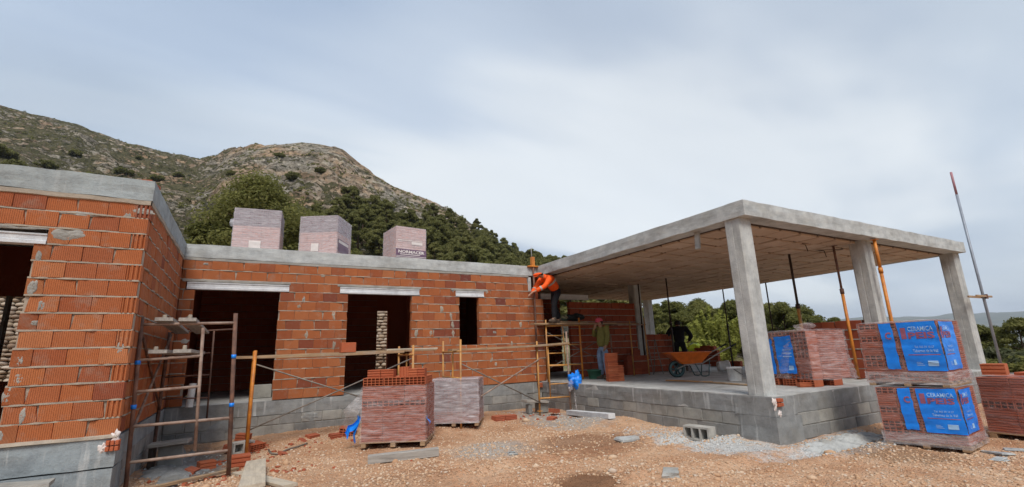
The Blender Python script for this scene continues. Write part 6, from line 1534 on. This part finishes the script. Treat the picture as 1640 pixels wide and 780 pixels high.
# wood on the flank of the peak
rs = np.random.RandomState(21); spots = []
def edge_el(az): return np.interp(az, [4, 8, 11, 13.5, 16, 19, 22, 24, 26, 32, 40], [14.5, 15.2, 16.8, 16.2, 15.4, 15.3, 14.9, 14.4, 15, 15, 15])
tries = 0
while len(spots) < 215 and tries < 40000:
    tries += 1; az_ = rs.uniform(5.5, 43); D_ = float(np.interp(az_, AZT, DT)); r = D_*rs.uniform(.28, 1.0)
    x, y = pol(az_, r); z = gz(x, y); el = math.degrees(atan2(z-EYE, r))
    if el > edge_el(az_)-(.9 if rs.rand() < .85 else -1.2): continue
    if el < 4 and rs.rand() < .6: continue
    if any((x-a)**2+(y-b)**2 < (3.3+r*.006)**2 for a, b, _, _ in spots): continue
    spots.append((x, y, r, az_))
for k, (x, y, r, az_) in enumerate(spots):
    tree('green pine of the dense wood on the hill flank behind the roof packs', x, y, FARV[rs.randint(5)], grp='pines on the hillside', s=rs.uniform(.62, 1.05), rz=rs.rand()*6.28, sink=.3)
# skyline pines
for k, (az_, sc) in enumerate([(24.9, .9), (26.0, 1.0), (27.2, .8), (28.3, 1.15), (29.6, 1.05), (30.4, .8), (31.9, 1.0), (33.0, .75), (34.2, .6), (35.3, .8), (36.6, .7), (38, .8)]):
    D_ = float(np.interp(az_, AZT, DT)); x, y = pol(az_, D_*.985); tree(ORD[k]+' pine from the left standing on the skyline between peak and terrace roof', x, y, FARV[k % 5], grp='pines on the skyline', s=sc*.92, rz=k*1.3, sink=.3)
# wood beyond the terrace
rs = np.random.RandomState(33); sp2 = []; tries = 0
while len(sp2) < 62 and tries < 6000:
    tries += 1; az_ = rs.uniform(40, 66.5); r = rs.uniform(46, 82); x, y = pol(az_, r)
    if any((x-a)**2+(y-b)**2 < 3.6**2 for a, b, _, _ in sp2): continue
    sp2.append((x, y, r, az_))
MIDV = [pine(200+k, 6.6, 2.5, 56, 260, .13, .10, M['pine']) for k in range(4)]
for _, tme in MIDV: tme.materials.append(M['bark'])
for k, (x, y, r, az_) in enumerate(sp2):
    tgt = np.interp(az_, [40, 45, 50, 54, 56, 58.8, 60.5, 62.5, 64.5, 66.5], [6.0, 5.2, 5.2, 4.7, 4.9, 4.2, 3.6, 2.9, 2.0, 1.1])+rs.uniform(-1.4, .15)
    hgt = EYE+r*tan(radians(tgt))-gz(x, y); tree('mid green pine of the wood seen under the terrace roof', x, y, MIDV[k % 4], grp='pines beyond the terrace', s=max(.35, min(1.5, hgt/6.5)), rz=rs.rand()*6.28, sink=.2)
# right hand side pines low on the slope
for k, (az_, r, tgt) in enumerate(sorted([(66.9, 52, 1.2), (68.1, 60, .6), (69.4, 50, .4), (70.6, 46, 1.3), (71.8, 58, .4), (73.2, 44, 1.1), (74.3, 47, .9), (75.6, 42, 1.5), (76.9, 46, 1.3), (78.3, 44, 1.5), (72.5, 40, .2), (79.6, 40, 1.3), (81, 44, 1)])):
    x, y = pol(az_, r); hgt = EYE+r*tan(radians(tgt))-gz(x, y); tree(ORD[k]+' pine from the left on the slope at the far right behind the tall pole', x, y, MIDV[k % 4], grp='pines at the far right', s=max(.3, hgt/6.5), rz=k*2.1, sink=.2)
def shrub(lab, x, y, h, w, seed, m, per=90, n=26, size=.10, name='shrub', grp=None, up=.8):
    rs = np.random.RandomState(seed); c = []; st = MB()
    for k in range(n):
        a = rs.rand()*2*pi; q = rs.rand()**.6*w; zz = h*(.15+.85*rs.rand())*(1-.45*(q/w)**2); p = np.array([q*cos(a), q*sin(a), zz]); c.append(p); st.tube([(0, 0, 0), (p[0]*.4, p[1]*.4, zz*.5), tuple(p)], [.022, .014, .006], 4)
    V, F_ = tufts(np.array(c), np.full(n, min(w, h)*.26), per, size, rs, up, 2.6)
    t = thing(name, lab, 'shrub', (x, y, gz(x, y)-.03), rs.rand()*6, grp); part('foliage', raw_mesh('foliage', V, F_, m), None, t); me = st.mesh('stems', True); me.materials.append(M['bark']); link('stems', me, None, t); return t
def twiggy(lab, x, y, h, w, seed):
    """sprays of bright leaves along upright arching twigs"""
    rs = np.random.RandomState(seed); st = MB(); c = []
    for k in range(46):
        a = rs.rand()*2*pi; q = w*rs.rand()**.6; hh = h*rs.uniform(.6, 1.05)*(1-.3*(q/w)); P = [(q*.2*cos(a), q*.2*sin(a), .02), (q*.6*cos(a), q*.6*sin(a), hh*.55), (q*cos(a)+rs.uniform(-.1, .1), q*sin(a), hh)]; st.tube(P, [.025, .015, .005], 4)
        for s in np.linspace(.25, 1, 16): p0, p1 = (Vector(P[0]).lerp(Vector(P[1]), s*2), None) if s < .5 else (Vector(P[1]).lerp(Vector(P[2]), s*2-1), None); c.append(tuple(p0))
    V, F_ = tufts(np.array(c), np.full(len(c), .14), 16, .085, rs, 1, 2.6); t = thing('shrub', lab, 'shrub', (x, y, gz(x, y)-.05), 0, None); part('foliage', raw_mesh('foliage', V, F_, M['shrub']), None, t); me = st.mesh('stems', True); me.materials.append(M['bark']); link('stems', me, None, t)
q = (24.5, 19.2); twiggy('tall bright yellow green shrub standing beyond the terrace left of the corner column', q[0], q[1], 3.9, 2.0, 5)
twiggy('lower yellow green shrub in front of the tall one beyond the terrace', 22.6, 19.0, 2.1, 1.5, 6)
shrub('dull bushy shrub on the bank beyond the rear of the terrace', 21.5, 22.0, 1.4, 1.6, 7, M['scrub'], 140, 30, .10)
shrub('greyish shrub beside the shrub on the bank', 24.0, 23.5, 1.8, 1.7, 8, M['scrub'], 140, 30, .10)
for k, (az_, r, h, w) in enumerate(sorted([(71.2, 25, 1.0, .9), (75.3, 22, .8, 1.0), (74.2, 26, 1.0, 1.2), (76.6, 23, .9, 1.2), (70.2, 30, 1.0, 1.1), (72.4, 36, .9, 1.2), (77.8, 25, 1.0, 1.3)])):
    x, y = pol(az_, r); shrub(ORD[k]+' rough shrub from the left on the slope right of the far column', x, y, h, w, 40+k, M['scrub'] if k % 2 else M['pine'], 150, 30, .085, grp='shrubs on the slope at the right')
# shrubs that stand out on the left hillside
for k, (az_, el, w) in enumerate(sorted([(-20.4, 17.2, 4.2), (-17.4, 17.0, 3.0), (-12.0, 17.6, 3.4), (-9.4, 17.6, 2.6), (-15.6, 18.6, 2.2), (-7.6, 18.2, 2.0), (3.2, 19.6, 2.4), (9.6, 18.4, 2.6), (11.6, 16.8, 2.2), (-19.3, 16.3, 3.0), (-14.3, 16.6, 2.4), (1.6, 21.9, 2.0), (6.0, 20.6, 1.8), (-3, 19.2, 1.8), (14.2, 17.2, 2.0), (-11, 19.3, 1.6)])):
    rr2 = np.arange(60, 420, 1.0); xs, ys = rr2*sin(radians(az_)), rr2*cos(radians(az_)); e = np.degrees(np.arctan2(zall(xs, ys)-EYE, rr2)); i = int(np.argmax(e > el)) if (e > el).any() else 200
    shrub(ORD[k]+' dark round bush from the left on the rocky hillside', xs[i], ys[i], w*.95, w, 60+k, M['pine_far'], 110, 30, .34, name='hillside_bush', grp='bushes on the rocky hillside')
# low scrub over the rocks: a mass nobody could count
rs = np.random.RandomState(91); n = 2600; az_ = rs.uniform(-25, 27, n); D_ = np.interp(az_, AZT, DT); r = D_*rs.uniform(.25, 1.0, n); x = r*np.sin(np.radians(az_)); y = r*np.cos(np.radians(az_)); k = fbm(x/30, y/30, 3) > -.12; x, y = x[k], y[k]
V, F_ = tufts(np.stack([x, y, zall(x, y)+.25], -1), rs.uniform(.5, 1.25, len(x)), 22, .42, rs, .6, 1.6); me = raw_mesh('scrub_cover', V, F_, M['pine_far']); structure('scrub_cover', me, None, 'stuff')
# dry grass bank beyond the slab
rs = np.random.RandomState(92); n = 5200; az_ = rs.uniform(38, 82, n); r = rs.uniform(19, 46, n); x = r*np.sin(np.radians(az_)); y = r*np.cos(np.radians(az_)); ok = ~((x < X3+.4) & (y < 16.2)); x, y = x[ok], y[ok]
V, F_ = tufts(np.stack([x, y, zall(x, y)+.06], -1), rs.uniform(.12, .3, len(x)), 9, .055, rs, .7, 4.5); M['dry_grass'] = leaf_mat('dry_grass', [(.16, .15, .07), (.27, .24, .12), (.36, .31, .18)]); structure('dry_grass', raw_mesh('dry_grass', V, F_, M['dry_grass']), None, 'stuff')
# dry stone wall behind the house, seen through the slit and the wing window
def stone_wall(lab, x0, x1, y, z0, z1, seed):
    rr = random.Random(seed); t = thing('stone_wall', lab, 'stone wall', ((x0+x1)/2, y, z0)); M['drystone'] = M.get('drystone') or mat_brick('dry_stone', [(.36, .29, .20), (.56, .48, .37), (.26, .20, .14), (.62, .55, .45)], dusty=.2)
    mes = []
    for k in range(4):
        mb = ellipsoid((0, 0, 0), (.16, .14, .075), 6); mb.v = [(a*(1+.25*float(vnoise(a*9+k, c_*9))), b_*(1+.2*float(vnoise(b_*9, c_*7+k))), c_*(1+.25*float(vnoise(a*7, b_*9+k)))) for a, b_, c_ in mb.v]; me = mb.mesh('stone', True); me.materials.append(M['drystone']); mes.append(me)
    z = z0
    while z < z1:
        x = x0+rr.uniform(0, .2)
        while x < x1: o = link('stone', rr.choice(mes), None, t, (x-t.location.x, rr.uniform(-.03, .03), z-z0+.07), (rr.uniform(-.15, .15), rr.uniform(-.1, .1), rr.uniform(-.3, .3))); o.scale = (rr.uniform(.7, 1.3), rr.uniform(.8, 1.2), rr.uniform(.75, 1.35)); x += rr.uniform(.22, .36)
        z += .135
    mb = MB(); mb.bbox((x0-x1)/2, (x1-x0)/2, .06, .3, -.6, z1-z0); part('wall_core', mb, M['drystone'], t)
stone_wall('dry stone wall glimpsed through the slit window behind the second doorway', 4.8, 6.4, 21.5, -.7, 3.0, 4)
stone_wall('dry stone wall glimpsed through the wing doorway at the left edge', -7.6, -5.6, 21.5, -.7, 3.4, 5)
# ================================================================== air
mh = bpy.data.materials.new('air'); mh.use_nodes = True; nt = mh.node_tree; nt.nodes.clear(); out = N(nt, 'ShaderNodeOutputMaterial'); pv = N(nt, 'ShaderNodeVolumePrincipled'); pv.inputs['Color'].default_value = (.80, .88, 1, 1); pv.inputs['Density'].default_value = HAZE; pv.inputs['Anisotropy'].default_value = 0.0; L(nt, pv, 0, out, 'Volume')
mb = MB(); mb.bbox(-12600, 12600, -12600, 12600, -110, 520); hz_ob = link('haze', mb.mesh('haze'), mh); hz_ob['kind'] = 'stuff'
